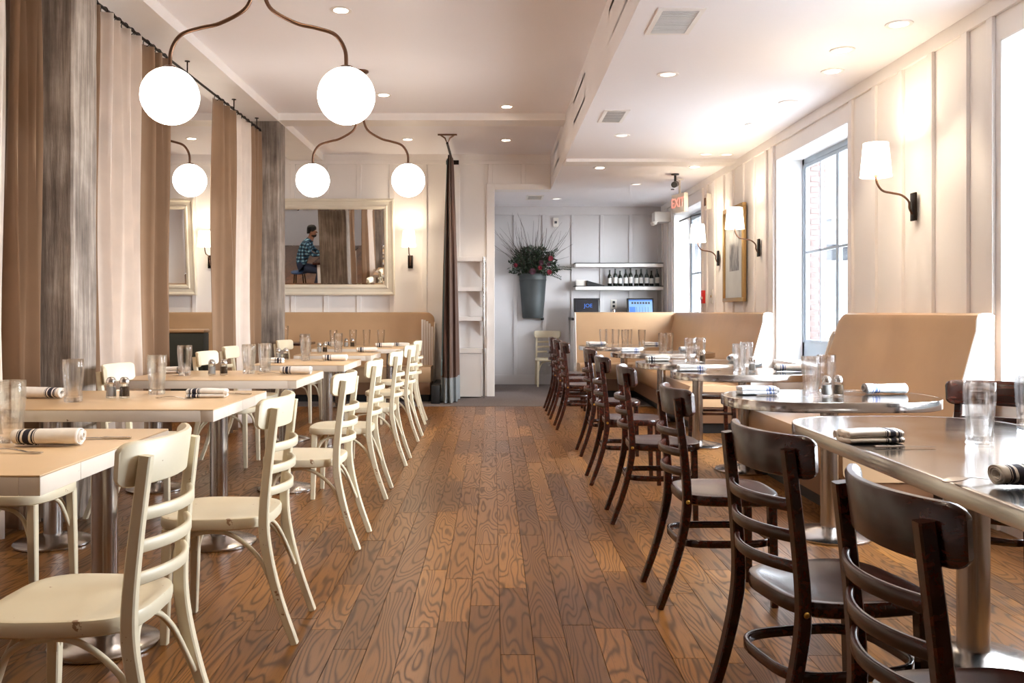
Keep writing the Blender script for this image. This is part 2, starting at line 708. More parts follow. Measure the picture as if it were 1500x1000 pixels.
cands.sort(key=share, reverse=True)
gap = 0.0011
unit = MB().box(0, 1, 0, 1, -0.016, 0)
um = unit.mesh('plank', M['oak'], 0)
rest = MB()
for i, (a, b, c, d) in enumerate(cands):
    if i < 300:
        o = link('plank', um, floor, (a + gap, c + gap, random.uniform(-0.0006, 0.0)))
        o.scale = (b - a - 2 * gap, d - c - 2 * gap, 1)
    else:
        rest.box(a + gap, b - gap, c + gap, d - gap, -0.016, -0.0002)
x = XL
while x < -3.9 - 0.001:
    x1 = min(x + pw, -3.9)
    rest.box(x + gap, x1 - gap, 3.0, YC, -0.016, 0)
    rest.box(x + gap, x1 - gap, Y0, 2.99, -0.016, 0)
    x += pw
xa = -3.9
while xa < WX - 0.01:
    rest.box(xa + gap, min(xa + pw, WX) - gap, Y0, -1.9, -0.016, -0.0008)
    xa += pw
obj('planks', rest, M['oak_many'], floor, 0, 'stuff')
obj('floor', MB().box(XL, WX, YC, YB, -0.016, 0.004), M['carpet'], kind='structure', smooth=0)

# ceilings, soffit, beams
c = MB()
c.box(XL, SX, Y0, YL + 0.2, ZL, ZL + 0.15)
c.box(SX, WX + WD, Y0, YB, ZR, ZL + 0.15)
c.box(0.02, SX, YL + 0.2, YB, ZR, ZL + 0.15)
ceil = obj('ceiling', c, M['ceiling'], kind='structure', smooth=0)
BX, BZ = -2.40, 3.33
obj('beam', MB().box(-2.86, BX, Y0, YL, BZ, ZL), M['trim'], ceil, 0)
obj('beam', MB().box(BX, SX, 9.94, 10.26, BZ + 0.01, ZL), M['trim'], ceil, 0)
obj('beam', MB().box(XL, -2.86, 9.94, 10.26, BZ + 0.01, ZL), M['trim'], ceil, 0)
obj('beam', MB().box(SX + 0.01, WX, 10.0, 10.3, ZR - 0.035, ZR + 0.02), M['trim'], ceil, 0)

# right wall with its openings
wr = MB()
ys = [Y0] + [q for p in WINS for q in p] + [YB]
for i in range(0, len(ys), 2):
    wr.box(WX, WX + WD, ys[i], ys[i + 1], 0, ZR)
for a, b in WINS:
    wr.box(WX, WX + WD, a, b, 0, WZ0)
    wr.box(WX, WX + WD, a, b, WZ1, ZR)
wall_r = obj('wall_right', wr, M['wall'], kind='structure', smooth=0)
for a, b in WINS:
    t = 0.012
    q = MB().box(WX - 0.002, WX + WD, b - t, b, WZ0, WZ1).box(WX - 0.002, WX + WD, a, a + t, WZ0, WZ1)
    q.box(WX - 0.002, WX + WD, a, b, WZ1 - t, WZ1).box(WX - 0.03, WX + WD, a, b, WZ0, WZ0 + 0.03)
    obj('reveal', q, M['reveal'], wall_r, 0)


def batten(p, x0, x1, y0, y1, z0, z1, mat='trim'):
    obj('batten', MB().box(x0, x1, y0, y1, z0, z1, 0.003), M[mat], p, 0)


TZ = 2.83
bt = 0.023
for y in (6.86, 6.44, 6.02, 5.61, 5.20, 4.935):
    batten(wall_r, WX - bt, WX, y - 0.032, y + 0.032, 0, TZ)
for y in (8.77, 9.0, 9.41, 9.82, 10.24, 10.66, 11.08, 11.49, 11.73):
    batten(wall_r, WX - bt, WX, y - 0.032, y + 0.032, 0, TZ)
for y in (13.7, 14.1, 14.5):
    batten(wall_r, WX - bt, WX, y - 0.032, y + 0.032, 0, TZ)
for y in (2.2, 2.62, 3.03, -0.7, -0.2, 0.3, 0.8):
    batten(wall_r, WX - bt, WX, y - 0.032, y + 0.032, 0, TZ)
obj('frieze', MB().box(WX - 0.024, WX, Y0, YB, TZ, ZR, 0.003), M['trim'], wall_r, 0)
for i in range(0, len(ys), 2):
    obj('skirting', MB().box(WX - 0.022, WX, ys[i], ys[i + 1], 0, 0.14, 0.004), M['trim'], wall_r, 0)

# left back wall
wb = MB()
wb.box(XL, 0.02, YL, YL + 0.2, 0, ZL)
wb.box(0.02, SX, YL, YL + 0.2, ZR, ZL)
wall_b = obj('wall_back', wb, M['wall'], kind='structure', smooth=0)
xs = [-0.035 - 0.465 * k for k in range(14)]
for x in xs[1:]:
    batten(wall_b, x - 0.032, x + 0.032, YL - bt, YL, 0, 3.28)
for x in (-0.035, 0.43):
    batten(wall_b, x - 0.032, x + 0.032, YL - bt, YL, 3.0, 3.28)
obj('frieze', MB().box(XL, SX, YL - 0.024, YL, 3.28, BZ, 0.003).box(BX, SX, YL - 0.024, YL, BZ, ZL, 0.003), M['trim'], wall_b, 0)
obj('door_casing', MB().box(-0.09, 0.024, YL - 0.05, YL + 0.22, 0, 3.0, 0.005).box(0.024, SX, YL - 0.05, YL + 0.22, ZR - 0.004, 3.0, 0.005), M['trim'], wall_b, 0)

# far back wall and the side of the back nook
wf = obj('wall_far', MB().box(-0.3, WX + WD, YB, YB + 0.2, 0, ZR), M['wall_dim'], kind='structure', smooth=0)
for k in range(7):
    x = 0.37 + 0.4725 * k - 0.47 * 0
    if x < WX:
        batten(wf, x - 0.03, x + 0.03, YB - bt, YB, 0, 2.78, 'wall_dim')
obj('frieze', MB().box(0.02, WX, YB - 0.024, YB, 2.78, ZR, 0.003), M['wall_dim'], wf, 0)
obj('skirting', MB().box(0.02, WX, YB - 0.026, YB, 0, 0.16, 0.004), M['wall_dim'], wf, 0)
obj('wall_nook', MB().box(-0.12, 0.02, YL + 0.2, YB, 0, ZR), M['wall_dim'], kind='structure', smooth=0)

# left wall and the wall behind the camera
obj('wall_left', MB().box(XL - 0.2, XL, Y0, YL + 0.2, 0, ZL + 0.1), M['wall'], kind='structure', smooth=0)
obj('wall_front', MB().box(XL, WX + WD, Y0 - 0.2, Y0, 0, ZL), M['wall'], kind='structure', smooth=0)


def window(name, x, ya, yb, z0, z1, cols):
    root = link(name, None)
    root['kind'] = 'structure'
    f = MB()
    t = 0.05
    f.box(x, x + t, ya, ya + 0.05, z0, z1).box(x, x + t, yb - 0.05, yb, z0, z1)
    f.box(x, x + t, ya, yb, z1 - 0.05, z1).box(x, x + t, ya, yb, z0, z0 + 0.17)
    obj('window_frame', f, M['steel_window'], root, 0)
    n = len(cols)
    for i in range(n - 1):
        pass
    w_ = (yb - ya - 0.1) / 2
    for i in range(2):
        a = ya + 0.05 + i * w_
        b = a + w_
        s = MB()
        e = 0.035
        xi = x + 0.006
        s.box(xi, xi + 0.03, a, a + e, z0 + 0.17, z1 - 0.05).box(xi, xi + 0.03, b - e, b, z0 + 0.17, z1 - 0.05)
        s.box(xi, xi + 0.03, a + e, b - e, z0 + 0.17, z0 + 0.2).box(xi, xi + 0.03, a + e, b - e, z1 - 0.085, z1 - 0.05)
        so = obj('sash', s, M['steel_window'], root, 0)
        m = (a + b) / 2
        g = MB().box(xi, xi + 0.024, m - 0.011, m + 0.011, z0 + 0.2, z1 - 0.085)
        g.box(xi, xi + 0.024, a + e, b - e, 1.76, 1.782)
        obj('glazing_bar', g, M['steel_window'], so, 0)
        for (pa, pb) in ((a + e, m - 0.011), (m + 0.011, b - e)):
            for (za, zb) in ((z0 + 0.2, 1.76), (1.782, z1 - 0.085)):
                obj('pane', MB().box(xi + 0.01, xi + 0.014, pa, pb, za, zb), M['pane'], so, 0)
    return root


for i, (a, b) in enumerate(WINS):
    window('window_%d' % (i + 1), WX + WD - 0.06, a + 0.012, b - 0.012, WZ0 + 0.03, WZ1 - 0.012, (1, 1))
# concrete columns
for i, (y, lab) in enumerate(((5.07, 'rough grey concrete column nearest the camera, between the curtains'),
                              (9.94, 'rough grey concrete column by the large mirror, farther back'))):
    z1 = BZ
    col = MB()
    rs = []
    for k in range(34):
        z = z1 * k / 33
        ring = []
        for (px, py) in rrect(-2.86, BX, y, y + 0.315, 0.012, 1):
            d = 0.004 * mnoise.noise(Vector((px * 9, py * 9 + i * 7, z * 5)))
            ring.append((px + d, py + d, z))
        rs.append(ring)
    col.rings(rs)
    o = obj('column', col, M['concrete'], kind='structure', smooth=40)
    o['label'] = lab

# ------------------------------------------------------------------ what is outside
obj('pavement', MB().box(WX + WD, 40, -20, 60, -0.35, -0.3), M['pavement'], kind='structure', smooth=0)
bp = thing('brick_pier', 'red brick pier of the house seen through the middle window', 'brickwork', (4.35, 12.6, -0.3))
obj('pier_core', MB().box(-0.385, 0.385, 0.01, 3.6, 0, 9.0), M['mortar'], bp, 0)  # height and depth shaped to block sky at the far window
sb = MB()
for r_ in range(6, 117):
    for j in range(16):
        y = 0.02 + j * 0.225 + (0.11 if r_ % 2 else 0)
        sb.box(-0.392, -0.37, y, y + 0.212, r_ * 0.076, r_ * 0.076 + 0.064)
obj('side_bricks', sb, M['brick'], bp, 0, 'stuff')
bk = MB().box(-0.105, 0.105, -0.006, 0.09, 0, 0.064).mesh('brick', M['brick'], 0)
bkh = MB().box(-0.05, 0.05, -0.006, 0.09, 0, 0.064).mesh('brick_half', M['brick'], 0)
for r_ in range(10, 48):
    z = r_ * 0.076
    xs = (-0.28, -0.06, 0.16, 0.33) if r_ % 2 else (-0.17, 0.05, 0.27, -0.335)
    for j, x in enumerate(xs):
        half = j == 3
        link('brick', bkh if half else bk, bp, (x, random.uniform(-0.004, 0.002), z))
aw = thing('daylight_blocker', 'dark awning added outside to cut daylight at the far window', 'blocker', (WX + WD + 0.01, 12.9, 2.74))
obj('canopy', MB().box(0, 0.83, -1.5, 1.65, 0, 0.05, 0.005), M['facade_glass'], aw, 0)  # slab added out of view to keep daylight off the nook
for y in (-1.4, 1.5):
    obj('support_rod', MB().tube([(0.0, y, 0.55), (0.78, y, 0.05)], 0.015, 8, ref=(0, 1, 0)), M['black_iron'], aw)
hb = thing('house_facade', 'pale house across the street seen through the middle window', 'building', (9.0, 21.0, -0.3))
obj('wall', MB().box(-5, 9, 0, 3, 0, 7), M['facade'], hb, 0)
for i in range(5):
    for k in range(2):
        x, z = -3.6 + i * 2.1, 0.9 + k * 2.9
        wf_ = obj('window', MB().box(x, x + 1.1, -0.08, 0.02, z, z + 1.8).box(x - 0.1, x + 1.2, -0.14, 0.02, z - 0.12, z), M['trim'], hb, 0)
        for a in (0, 1):
            for b in (0, 1):
                obj('pane', MB().box(x + 0.06 + a * 0.51, x + 0.53 + a * 0.51, -0.1, -0.07, z + 0.06 + b * 0.88, z + 0.86 + b * 0.88), M['facade_glass'], wf_, 0)
obj('balcony', MB().box(-4.4, 1.5, -1.2, 0, 3.0, 3.2).box(-4.4, 1.5, -1.2, -1.15, 4.1, 4.18), M['facade_glass'], hb, 0)

# ------------------------------------------------------------------ chairs
def arc(x0, x1, y, z, sag, n=12):
    return [(x0 + (x1 - x0) * i / n, y - sag * (1 - (2 * i / n - 1) ** 2), z) for i in range(n + 1)]


def make_chair(name, label, wood, group, dark):
    H = 0.885
    t = thing(name, label, 'chair', (0, 0, 0), 0, group)
    # dished seat
    z1, z0 = 0.455, 0.412
    N = 40

    def ol(k, dz, dy=0.0):
        return [(x * (1 + 0.06 * y / 0.2) * k, y * k + dy, dz) for x, y in sup(N, 0.203, 0.205, 0.58)]
    s = MB()
    s.rings([ol(0.955, z0), ol(0.99, z0 + 0.005), ol(1.0, z0 + 0.015), ol(1.0, z1 - 0.009), ol(0.985, z1 - 0.002), ol(0.955, z1),
             ol(0.85, z1 - 0.004), ol(0.6, z1 - 0.012, -0.01), ol(0.3, z1 - 0.014, -0.015), ol(0.04, z1 - 0.013, -0.015)])
    obj('seat', s, wood, t, 40)
    # rear posts run from floor to crest in one curve
    for sx in (-1, 1):
        path = smoothpath([(sx * 0.182, -0.305, 0.0), (sx * 0.182, -0.245, 0.17), (sx * 0.180, -0.205, 0.33), (sx * 0.178, -0.193, 0.45),
                           (sx * 0.174, -0.205, 0.62), (sx * 0.170, -0.232, H - 0.035)], 5)
        n = len(path)
        sc = [(0.8 + 0.3 * min(1, i / (n * 0.45)) - 0.22 * max(0, (i / n - 0.5) * 2), 1) for i in range(n)]
        p = MB().sweep(path, rect(0.0155, 0.0165, 0.004), (0, 1, 0.0), scale=[(1, q[0]) for q in sc])
        po = obj('back_post', p, wood, t, 40)
        if dark:
            b = MB().lathe([(0.0001, 0.004), (0.006, 0.003), (0.0085, 0.0)], 10)
            b.v = [(sx * 0.196 + v[2] * sx, -0.193 + v[0], 0.432 + v[1]) for v in b.v]
            obj('bolt', b, M['brass'], po)
    # front legs
    for sx in (-1, 1):
        path = [(sx * 0.172, 0.165, 0.0), (sx * 0.170, 0.16, 0.2), (sx * 0.166, 0.155, z0 + 0.002)]
        obj('leg', MB().sweep(path, rect(0.0165, 0.0165, 0.004), (0, 1, 0), scale=[(0.82, 0.82), (1, 1), (1.1, 1.1)]), wood, t, 40)
    # crest rail: bent board standing on the seat side of the posts
    n = 30
    path, sc = [], []
    for i in range(n + 1):
        u = math.sin(PI / 2 * math.sin(PI / 2 * (2 * i / n - 1)))
        path.append((u * 0.212, -0.186 - 0.062 * (1 - u * u) + 0.01 * abs(u) ** 4, H - 0.056))
        e = min(1.0, max(0.0, abs(u) - 0.86) / 0.14)
        sc.append((1, 1 - 0.40 * (1 - math.sqrt(max(0.0, 1 - e * e)))))
    prof = [(-0.010, -0.052), (-0.005, -0.056), (0.005, -0.056), (0.010, -0.052), (0.010, 0.05), (0.005, 0.056), (-0.005, 0.056), (-0.010, 0.05)]
    obj('crest_rail', MB().sweep(path, prof, (0, -0.13, 1), scale=sc), wood, t, 50)
    # three bent slats
    for z, y in ((0.545, -0.197), (0.625, -0.206), (0.705, -0.214)):
        obj('slat', MB().sweep(arc(-0.174, 0.174, y, z, 0.055), rect(0.007, 0.0155, 0.003), (0, 0, 1)), wood, t, 50)
    if dark:
        # flat hoop stretcher round the legs
        hp = [(x, y - 0.02, 0.255) for x, y in sup(36, 0.170, 0.196, 0.55)]
        obj('hoop_stretcher', MB().sweep(hp, rect(0.007, 0.015, 0.003), (0, 0, 1), closed=True), wood, t, 50)
    else:
        for sx in (-1, 1):
            a = smoothpath([(sx * 0.178, -0.232, 0.19), (sx * 0.174, -0.17, 0.315), (sx * 0.168, -0.07, 0.392), (sx * 0.165, 0.03, 0.400),
                            (sx * 0.165, 0.11, 0.362), (sx * 0.168, 0.15, 0.26)], 5)
            obj('side_brace', MB().tube(a, 0.0088, 8, ref=(1, 0, 0)), wood, t, 60)
        a = smoothpath([(-0.168, -0.235, 0.19), (-0.12, -0.19, 0.33), (-0.05, -0.165, 0.395), (0.05, -0.165, 0.395), (0.12, -0.19, 0.33), (0.168, -0.235, 0.19)], 5)
        obj('rear_brace', MB().tube(a, 0.0088, 8, ref=(0, 1, 0)), wood, t, 60)
        a = smoothpath([(-0.160, 0.150, 0.25), (-0.115, 0.13, 0.36), (-0.05, 0.11, 0.398), (0.05, 0.11, 0.398), (0.115, 0.13, 0.36), (0.160, 0.150, 0.25)], 5)
        obj('front_brace', MB().tube(a, 0.0088, 8, ref=(0, 1, 0)), wood, t, 60)
    return t


wch = make_chair('bentwood_chair', 'worn cream ladder-back chair at the nearest pale table, cut by the lower left edge', M['cream_paint'], None, False)
GW = 'cream chairs along the pale tables'
AX = -0.99
white = [
    (AX - 0.085, 2.33, 90, None),
    (AX - 0.035, 3.38, 90, 'worn cream ladder-back chair, second from the camera on the aisle'),
    (AX + 0.01, 4.66, 90, 'cream ladder-back chair, third from the camera on the aisle'),
    (AX, 5.85, 90, 'cream ladder-back chair, fourth from the camera on the aisle'),
    (AX + 0.01, 7.08, 90, 'cream ladder-back chair, fifth from the camera on the aisle'),
    (AX, 8.38, 90, 'cream ladder-back chair, sixth from the camera on the aisle'),
    (AX - 0.04, 9.61, 90, 'cream ladder-back chair, seventh along the aisle, nearest the tan bench'),
    (-2.03, 3.78, -90, 'cream chair by the curtains between the two nearest pale tables'),
    (-2.06, 5.33, -90, 'cream chair in front of the nearest concrete column'),
    (-2.06, 6.99, -90, 'cream chair by the curtain gap, facing the aisle, behind the third pale table'),
    (-2.16, 7.98, -90, 'cream chair facing the aisle at the curtain side of the fourth pale table'),
    (-2.10, 9.72, -90, 'cream chair facing the aisle beside the farther concrete column'),
    (0.885, 14.24, 180, 'lone cream ladder-back chair against the far wall under the flower bucket'),
]
for i, (x, y, r_, lab) in enumerate(white):
    rz = math.radians(r_ + (0, 1.5, -1, 1, 0, -1.5, 2, 0, 1, -1, 2, -8, 0)[i])
    if i == 0:
        wch.location = (x, y, 0)
        wch.rotation_euler = (0, 0, rz)
        wch['group'] = GW
    else:
        dup(wch, (x, y, 0), rz, lab, GW)

dch = make_chair('cafe_chair', 'dark brown ladder-back chair in front, cut by the lower edge, at the long metal table', M['dark_wood'], None, True)
GD = 'dark chairs along the metal tables'
darkc = [
    (0.95, 1.66, -89, None),
    (0.945, 2.47, -79, 'dark brown ladder-back chair, second from the camera, turned towards the long metal table'),
    (0.975, 3.77, -89, 'dark brown ladder-back chair, third from the camera on the aisle'),
    (0.985, 5.18, -92, 'dark brown ladder-back chair, fourth from the camera on the aisle'),
    (0.985, 6.30, -91, 'dark brown ladder-back chair, fifth from the camera on the aisle'),
    (1.03, 7.52, -90, 'dark brown ladder-back chair, sixth from the camera on the aisle'),
    (0.95, 9.16, -90, 'nearest of the three far dark chairs along the aisle'),
    (0.94, 10.05, -90, 'middle of the three far dark chairs along the aisle'),
    (0.94, 10.85, -90, 'farthest of the dark chairs along the aisle'),
    (2.14, 3.82, 140, 'dark brown chair at the far end of the long metal table, facing the camera'),
]
for i, (x, y, r_, lab) in enumerate(darkc):
    rz = math.radians(r_)
    if i == 0:
        dch.location = (x, y, 0)
        dch.rotation_euler = (0, 0, rz)
        dch['group'] = GD
    else:
        dup(dch, (x, y, 0), rz, lab, GD)

# ------------------------------------------------------------------ tables
TH = 0.75


def pedestal(root, x, y, top, r=0.046, R=0.19):
    b = MB().lathe([(R - 0.004, 0), (R, 0.004), (R, 0.012), (R - 0.008, 0.018), (R * 0.6, 0.034), (r + 0.03, 0.046), (r + 0.012, 0.052)], 40, (x, y, 0.0))
    obj('base', b, M['steel'], root)
    p = MB().lathe([(r, 0.05), (r, top)], 28, (x, y, 0.0))
    obj('column', p, M['steel'], root)
    q = MB().box(x - 0.10, x + 0.10, y - 0.02, y + 0.02, top, top + 0.012).box(x - 0.02, x + 0.02, y - 0.10, y + 0.10, top, top + 0.012)
    obj('top_plate', q, M['black_iron'], root, 0)


ltab = [
    (-2.47, -1.245, 2.44, 3.41, ((-1.40, 3.2), (-2.28, 3.2)), 'pale painted wood table nearest the camera, set with a striped napkin'),
    (-2.47, -1.285, 4.08, 5.04, ((-1.42, 4.6), (-2.28, 4.6)), 'second pale wood table from the camera, with salt and pepper in its middle'),
    (-2.47, -1.29, 5.83, 6.76, ((-1.40, 6.0), (-2.28, 6.0)), 'third pale wood table from the camera'),
    (-2.05, -1.25, 7.46, 8.42, ((-1.42, 7.62), (-1.9, 8.3)), 'fourth pale wood table from the camera'),
    (-2.05, -1.25, 9.12, 9.9, ((-1.62, 9.55),), 'fifth pale wood table, beside the farther concrete column'),
    (-2.2, -1.06, 10.75, 11.75, ((-1.3, 11.2), (-1.95, 11.2)), 'sixth pale wood table, up against the tan bench'),
]
for i, (x0, x1, y0, y1, ped, lab) in enumerate(ltab):
    cx, cyy = (x0 + x1) / 2, (y0 + y1) / 2
    t = thing('dining_table', lab, 'table', (cx, cyy, 0), 0, 'pale wood tables')
    hx, hy = (x1 - x0) / 2, (y1 - y0) / 2
    obj('table_top', MB().box(-hx, hx, -hy, hy, TH - 0.006, TH, 0.0025), M['table_wood'], t, 30)
    nb = max(3, round(2 * hy / 0.245))
    for sx in (-1, 1):
        for k in range(nb):
            a, b = -hy + 2 * hy * k / nb, -hy + 2 * hy * (k + 1) / nb
            xa, xb = (hx - 0.06, hx) if sx > 0 else (-hx, -hx + 0.06)
            obj('edge_board', MB().box(xa, xb, a + 0.0008, b - 0.0008, TH - 0.058, TH - 0.006, 0.0015), M['table_side'], t, 30)
    for sy in (-1, 1):
        ya, yb = (hy - 0.05, hy) if sy > 0 else (-hy, -hy + 0.05)
        obj('edge_board', MB().box(-hx + 0.06, hx - 0.06, ya, yb, TH - 0.058, TH - 0.006, 0.0015), M['table_side'], t, 30)
    obj('underside', MB().box(-hx + 0.06, hx - 0.06, -hy + 0.05, hy - 0.05, TH - 0.04, TH - 0.006), M['table_side'], t, 0)
    for px, py in ped:
        pedestal(t, px - cx, py - cyy, TH - 0.052)

rtab = [
    (1.205, 2.10, 1.45, 3.84, 0.31, ((1.64, 3.03), (1.64, 2.05)), 'long metal topped table with rounded corners at the right edge'),
    (1.235, 2.36, 4.375, 5.125, 0.36, ((1.80, 4.75),), 'rounded metal topped table in front of the near tan bench'),
    (1.345, 2.46, 6.28, 7.08, 0.38, ((1.9, 6.7),), 'rounded metal topped table beside the middle window'),
    (1.28, 2.39, 7.55, 8.32, 0.37, ((1.83, 7.93),), 'rounded metal topped table, fourth from the camera'),
    (1.30, 2.44, 9.42, 10.17, 0.36, ((1.86, 9.8),), 'rounded metal topped table, fifth from the camera'),
    (1.13, 2.30, 11.15, 12.15, 0.45, ((1.72, 11.65),), 'rounded metal topped table farthest back in the booth'),
]
for (x0, x1, y0, y1, rr, ped, lab) in rtab:
    cx, cyy = (x0 + x1) / 2, (y0 + y1) / 2
    t = thing('metal_table', lab, 'table', (cx, cyy, 0), 0, 'metal topped tables')
    a, b = (x1 - x0) / 2, (y1 - y0) / 2

    def ring(d, z):
        return [(px, py, z) for px, py in rrect(-a + d, a - d, -b + d, b - d, rr - d, 12)]
    obj('table_top', MB().rings([ring(0.0, TH - 0.05), ring(0.0, TH - 0.004), ring(0.0015, TH - 0.001), ring(0.005, TH), ring(0.018, TH), ring(0.019, TH - 0.001), ring(0.3, TH - 0.001)]), M['zinc'], t, 30)
    obj('rim_lip', MB().rings([ring(0.004, TH - 0.052), ring(0.004, TH - 0.05), ring(0.03, TH - 0.05), ring(0.03, TH - 0.052)]), M['black_iron'], t, 30)
    for px, py in ped:
        pedestal(t, px - cx, py - cyy, TH - 0.062, 0.052 if y0 < 2 else 0.046, 0.22)

t = thing('wooden_stool', 'low dark wooden stool by the middle window', 'stool', (2.0, 8.1, 0))
obj('seat', MB().box(-0.19, 0.19, -0.17, 0.17, 0.415, 0.45, 0.008), M['dark_wood'], t)
for sx in (-1, 1):
    for sy in (-1, 1):
        obj('leg', MB().sweep([(sx * 0.17, sy * 0.15, 0), (sx * 0.155, sy * 0.135, 0.416)], rect(0.017, 0.017, 0.003), (0, 1, 0)), M['dark_wood'], t)
for sy in (-1, 1):
    obj('stretcher', MB().box(-0.15, 0.15, sy * 0.142 - 0.009, sy * 0.142 + 0.009, 0.27, 0.295, 0.003), M['dark_wood'], t)

# ------------------------------------------------------------------ benches
def bench(name, label, L, taper=True, ends=(True, True), roll=0.15, round_ends=(True, True)):
    """bench along +x from 0 to L, back against y = 0, sitting side towards -y"""
    t = thing(name, label, 'bench')
    TOP = 1.19

    def backprof(k=1.0):
        p = [(-0.012, 0.2), (-0.30, 0.2), (-0.29, 0.46), (-0.235, 0.6), (-0.185, 0.8), (-0.13, 1.0), (-0.105, 1.09), (-0.102, 1.15), (-0.092, TOP - 0.012), (-0.07, TOP),
             (-0.035, TOP), (-0.012, TOP - 0.02)]
        return p
    pf = backprof()
    rs = []
    n = 40
    for i in range(n + 1):
        u = i / n
        x = roll * (1 - math.cos(PI / 2 * i / 10)) if i <= 10 else (L - roll * (1 - math.cos(PI / 2 * (n - i) / 10)) if i >= n - 10 else roll + (L - 2 * roll) * (i - 10) / (n - 20))
        d = 0.0
        e = min(x, L - x)
        if e < roll:
            q = 1 - e / roll
            d = roll * (1 - math.sqrt(max(0.0, 1 - q * q)))
        e0 = (x < L / 2 and round_ends[0]) or (x >= L / 2 and round_ends[1])
        ring = []
        for (y, z) in pf:
            zz = z - d * max(0.0, (z - 0.75) / 0.45) ** 1.5 if e0 else z
            ring.append((x, y, zz))
        rs.append(ring)
    obj('backrest', MB().rings(rs), M['leather'], t, 40)
    # seat cushion
    cs = [(-0.30, 0.26), (-0.80, 0.26), (-0.835, 0.30), (-0.84, 0.42), (-0.815, 0.465), (-0.55, 0.475), (-0.29, 0.455)]
    obj('seat_cushion', MB().rings([[(x, y, z) for y, z in cs] for x in (0.0, L)]), M['leather'], t, 40)
    # apron and plinth
    obj('apron', MB().box(0.01, L - 0.01, -0.80, -0.02, 0.10, 0.262), M['piping'], t, 0)
    obj('plinth', MB().box(0.03, L - 0.03, -0.74, -0.02, 0.0, 0.10), M['plinth'], t, 0)
    for k, x in ((0, 0.0), (1, L)):
        if not ends[k]:
            continue
        sg = -1 if k == 0 else 1
        cap = TOP - (0.16 if round_ends[k] else 0.02)
        ep = [(y * 0.985 - 0.002, min(z, cap)) for y, z in pf]
        obj('end_panel', MB().rings([[(x + sg * 0.001, y, z) for y, z in ep], [(x + sg * 0.014, y, z) for y, z in ep]]), M['bench_side'], t, 30)
        pp = [(x + sg * 0.006, y, min(z, cap + 0.012)) for y, z in pf[1:]]
        obj('piping', MB().tube(pp, 0.009, 8, ref=(1, 0, 0)), M['piping'] if k == 0 and not taper else M['bench_side'], t, 60)
    return t


b = bench('banquette', 'tall tan vinyl bench against the wall between the two near windows', 2.03, round_ends=(True, False), roll=0.2)
b.location = (WX - 0.022, 6.90, 0)
b.rotation_euler = (0, 0, -PI / 2)
# booth at the back: one run along the wall and one across
b = bench('banquette', 'corner booth bench in tan vinyl under the two far sconces, before the computer counter', 4.29, ends=(False, True), round_ends=(False, False))
b.location = (WX - 0.022, 13.01, 0)
b.rotation_euler = (0, 0, -PI / 2)
b2 = bench('booth_run', 'x', 1.46, ends=(True, False), round_ends=(False, False))
m1 = Matrix.Translation((WX - 0.022, 13.01, 0)) @ Matrix.Rotation(-PI / 2, 4, 'Z')
m2 = Matrix.Translation((1.215, 13.13, 0))
for c in list(b2.children):
    c.parent = b
    c.matrix_parent_inverse = Matrix.Identity(4)
    c.matrix_basis = m1.inverted() @ m2
bpy.data.objects.remove(b2)
b = bench('banquette', 'long tan vinyl bench along the left back wall under the mirrors', 5.7, taper=False, roll=0.12)
b.location = (-6.52, YL - 0.022, 0)
for k in range(5):
    x = 5.535 + k * 0.034
    obj('side_slat', MB().box(x, x + 0.028, -0.335, -0.31, 0.24, 1.09 - 0.006 * k * k, 0.004), M['trim'], b, 30)
o = obj('bench_base', MB().box(-0.80, -0.69, 11.5, YL - 0.03, 0.0, 0.24, 0.004), M['plinth'])
tag(o, 'low black base at the end of the long bench beside the brown curtain', 'plinth')
t = thing('booth_back', 'dark green backed seat with a tan top in the side room', 'bench', (-4.6, 10.5, 0))
obj('backrest', MB().box(-1.3, 1.18, 0, 0.2, 0.0, 0.95, 0.02), M['green_dark'], t)
obj('top_roll', MB().box(-1.3, 1.19, -0.02, 0.22, 0.945, 0.99, 0.02), M['leather'], t)

# ------------------------------------------------------------------ curtains
def curtain(label, y0, y1, x, ztop, mat, folds, amp, rings=5, flare=0.0, group=None, zbot=0.02):
    t = thing('curtain', label, 'curtain', (x, (y0 + y1) / 2, 0), 0, group)
    L = y1 - y0
    nu, nv = folds * 12, 26
    ph = random.random() * 6
    v = []
    for j in range(nv + 1):
        fz = j / nv
        z = zbot + (ztop - zbot) * fz
        for i in range(nu + 1):
            u = i / nu
            a = 2 * PI * folds * u + ph
            am = amp * (0.75 + 0.25 * (1 - fz)) * (1 + 0.35 * math.sin(3.1 * u * folds + ph))
            xx = am * math.sin(a) + 0.35 * am * math.sin(2 * a + 1.3 * (1 - fz) + ph) * (1 - 0.4 * fz)
            yy = (u - 0.5) * L * (1 + flare * (1 - fz)) + 0.25 * amp * math.cos(a * 1.0 + 0.8 * fz)
            v.append((xx + 0.012 * math.sin(2.1 * z + 9 * u), yy, z))
    n = nu + 1
    fs = [(j * n + i, j * n + i + 1, (j + 1) * n + i + 1, (j + 1) * n + i) for j in range(nv) for i in range(nu)]
    mb = MB().add(v, fs)
    o = obj('cloth', mb, mat, t, 60)
    sm = o.modifiers.new('thickness', 'SOLIDIFY')
    sm.thickness = 0.003
    rm = MB().tube([(0.024 * math.cos(2 * PI * i / 14), 0, 0.024 * math.sin(2 * PI * i / 14)) for i in range(14)], 0.0035, 6, closed=True, ref=(0, 1, 0)).mesh('ring', M['black_iron'], 60)
    for i in range(rings):
        link('ring', rm, t, (0, (i + 0.5) / rings * L - L / 2, ztop + 0.018))
    return t


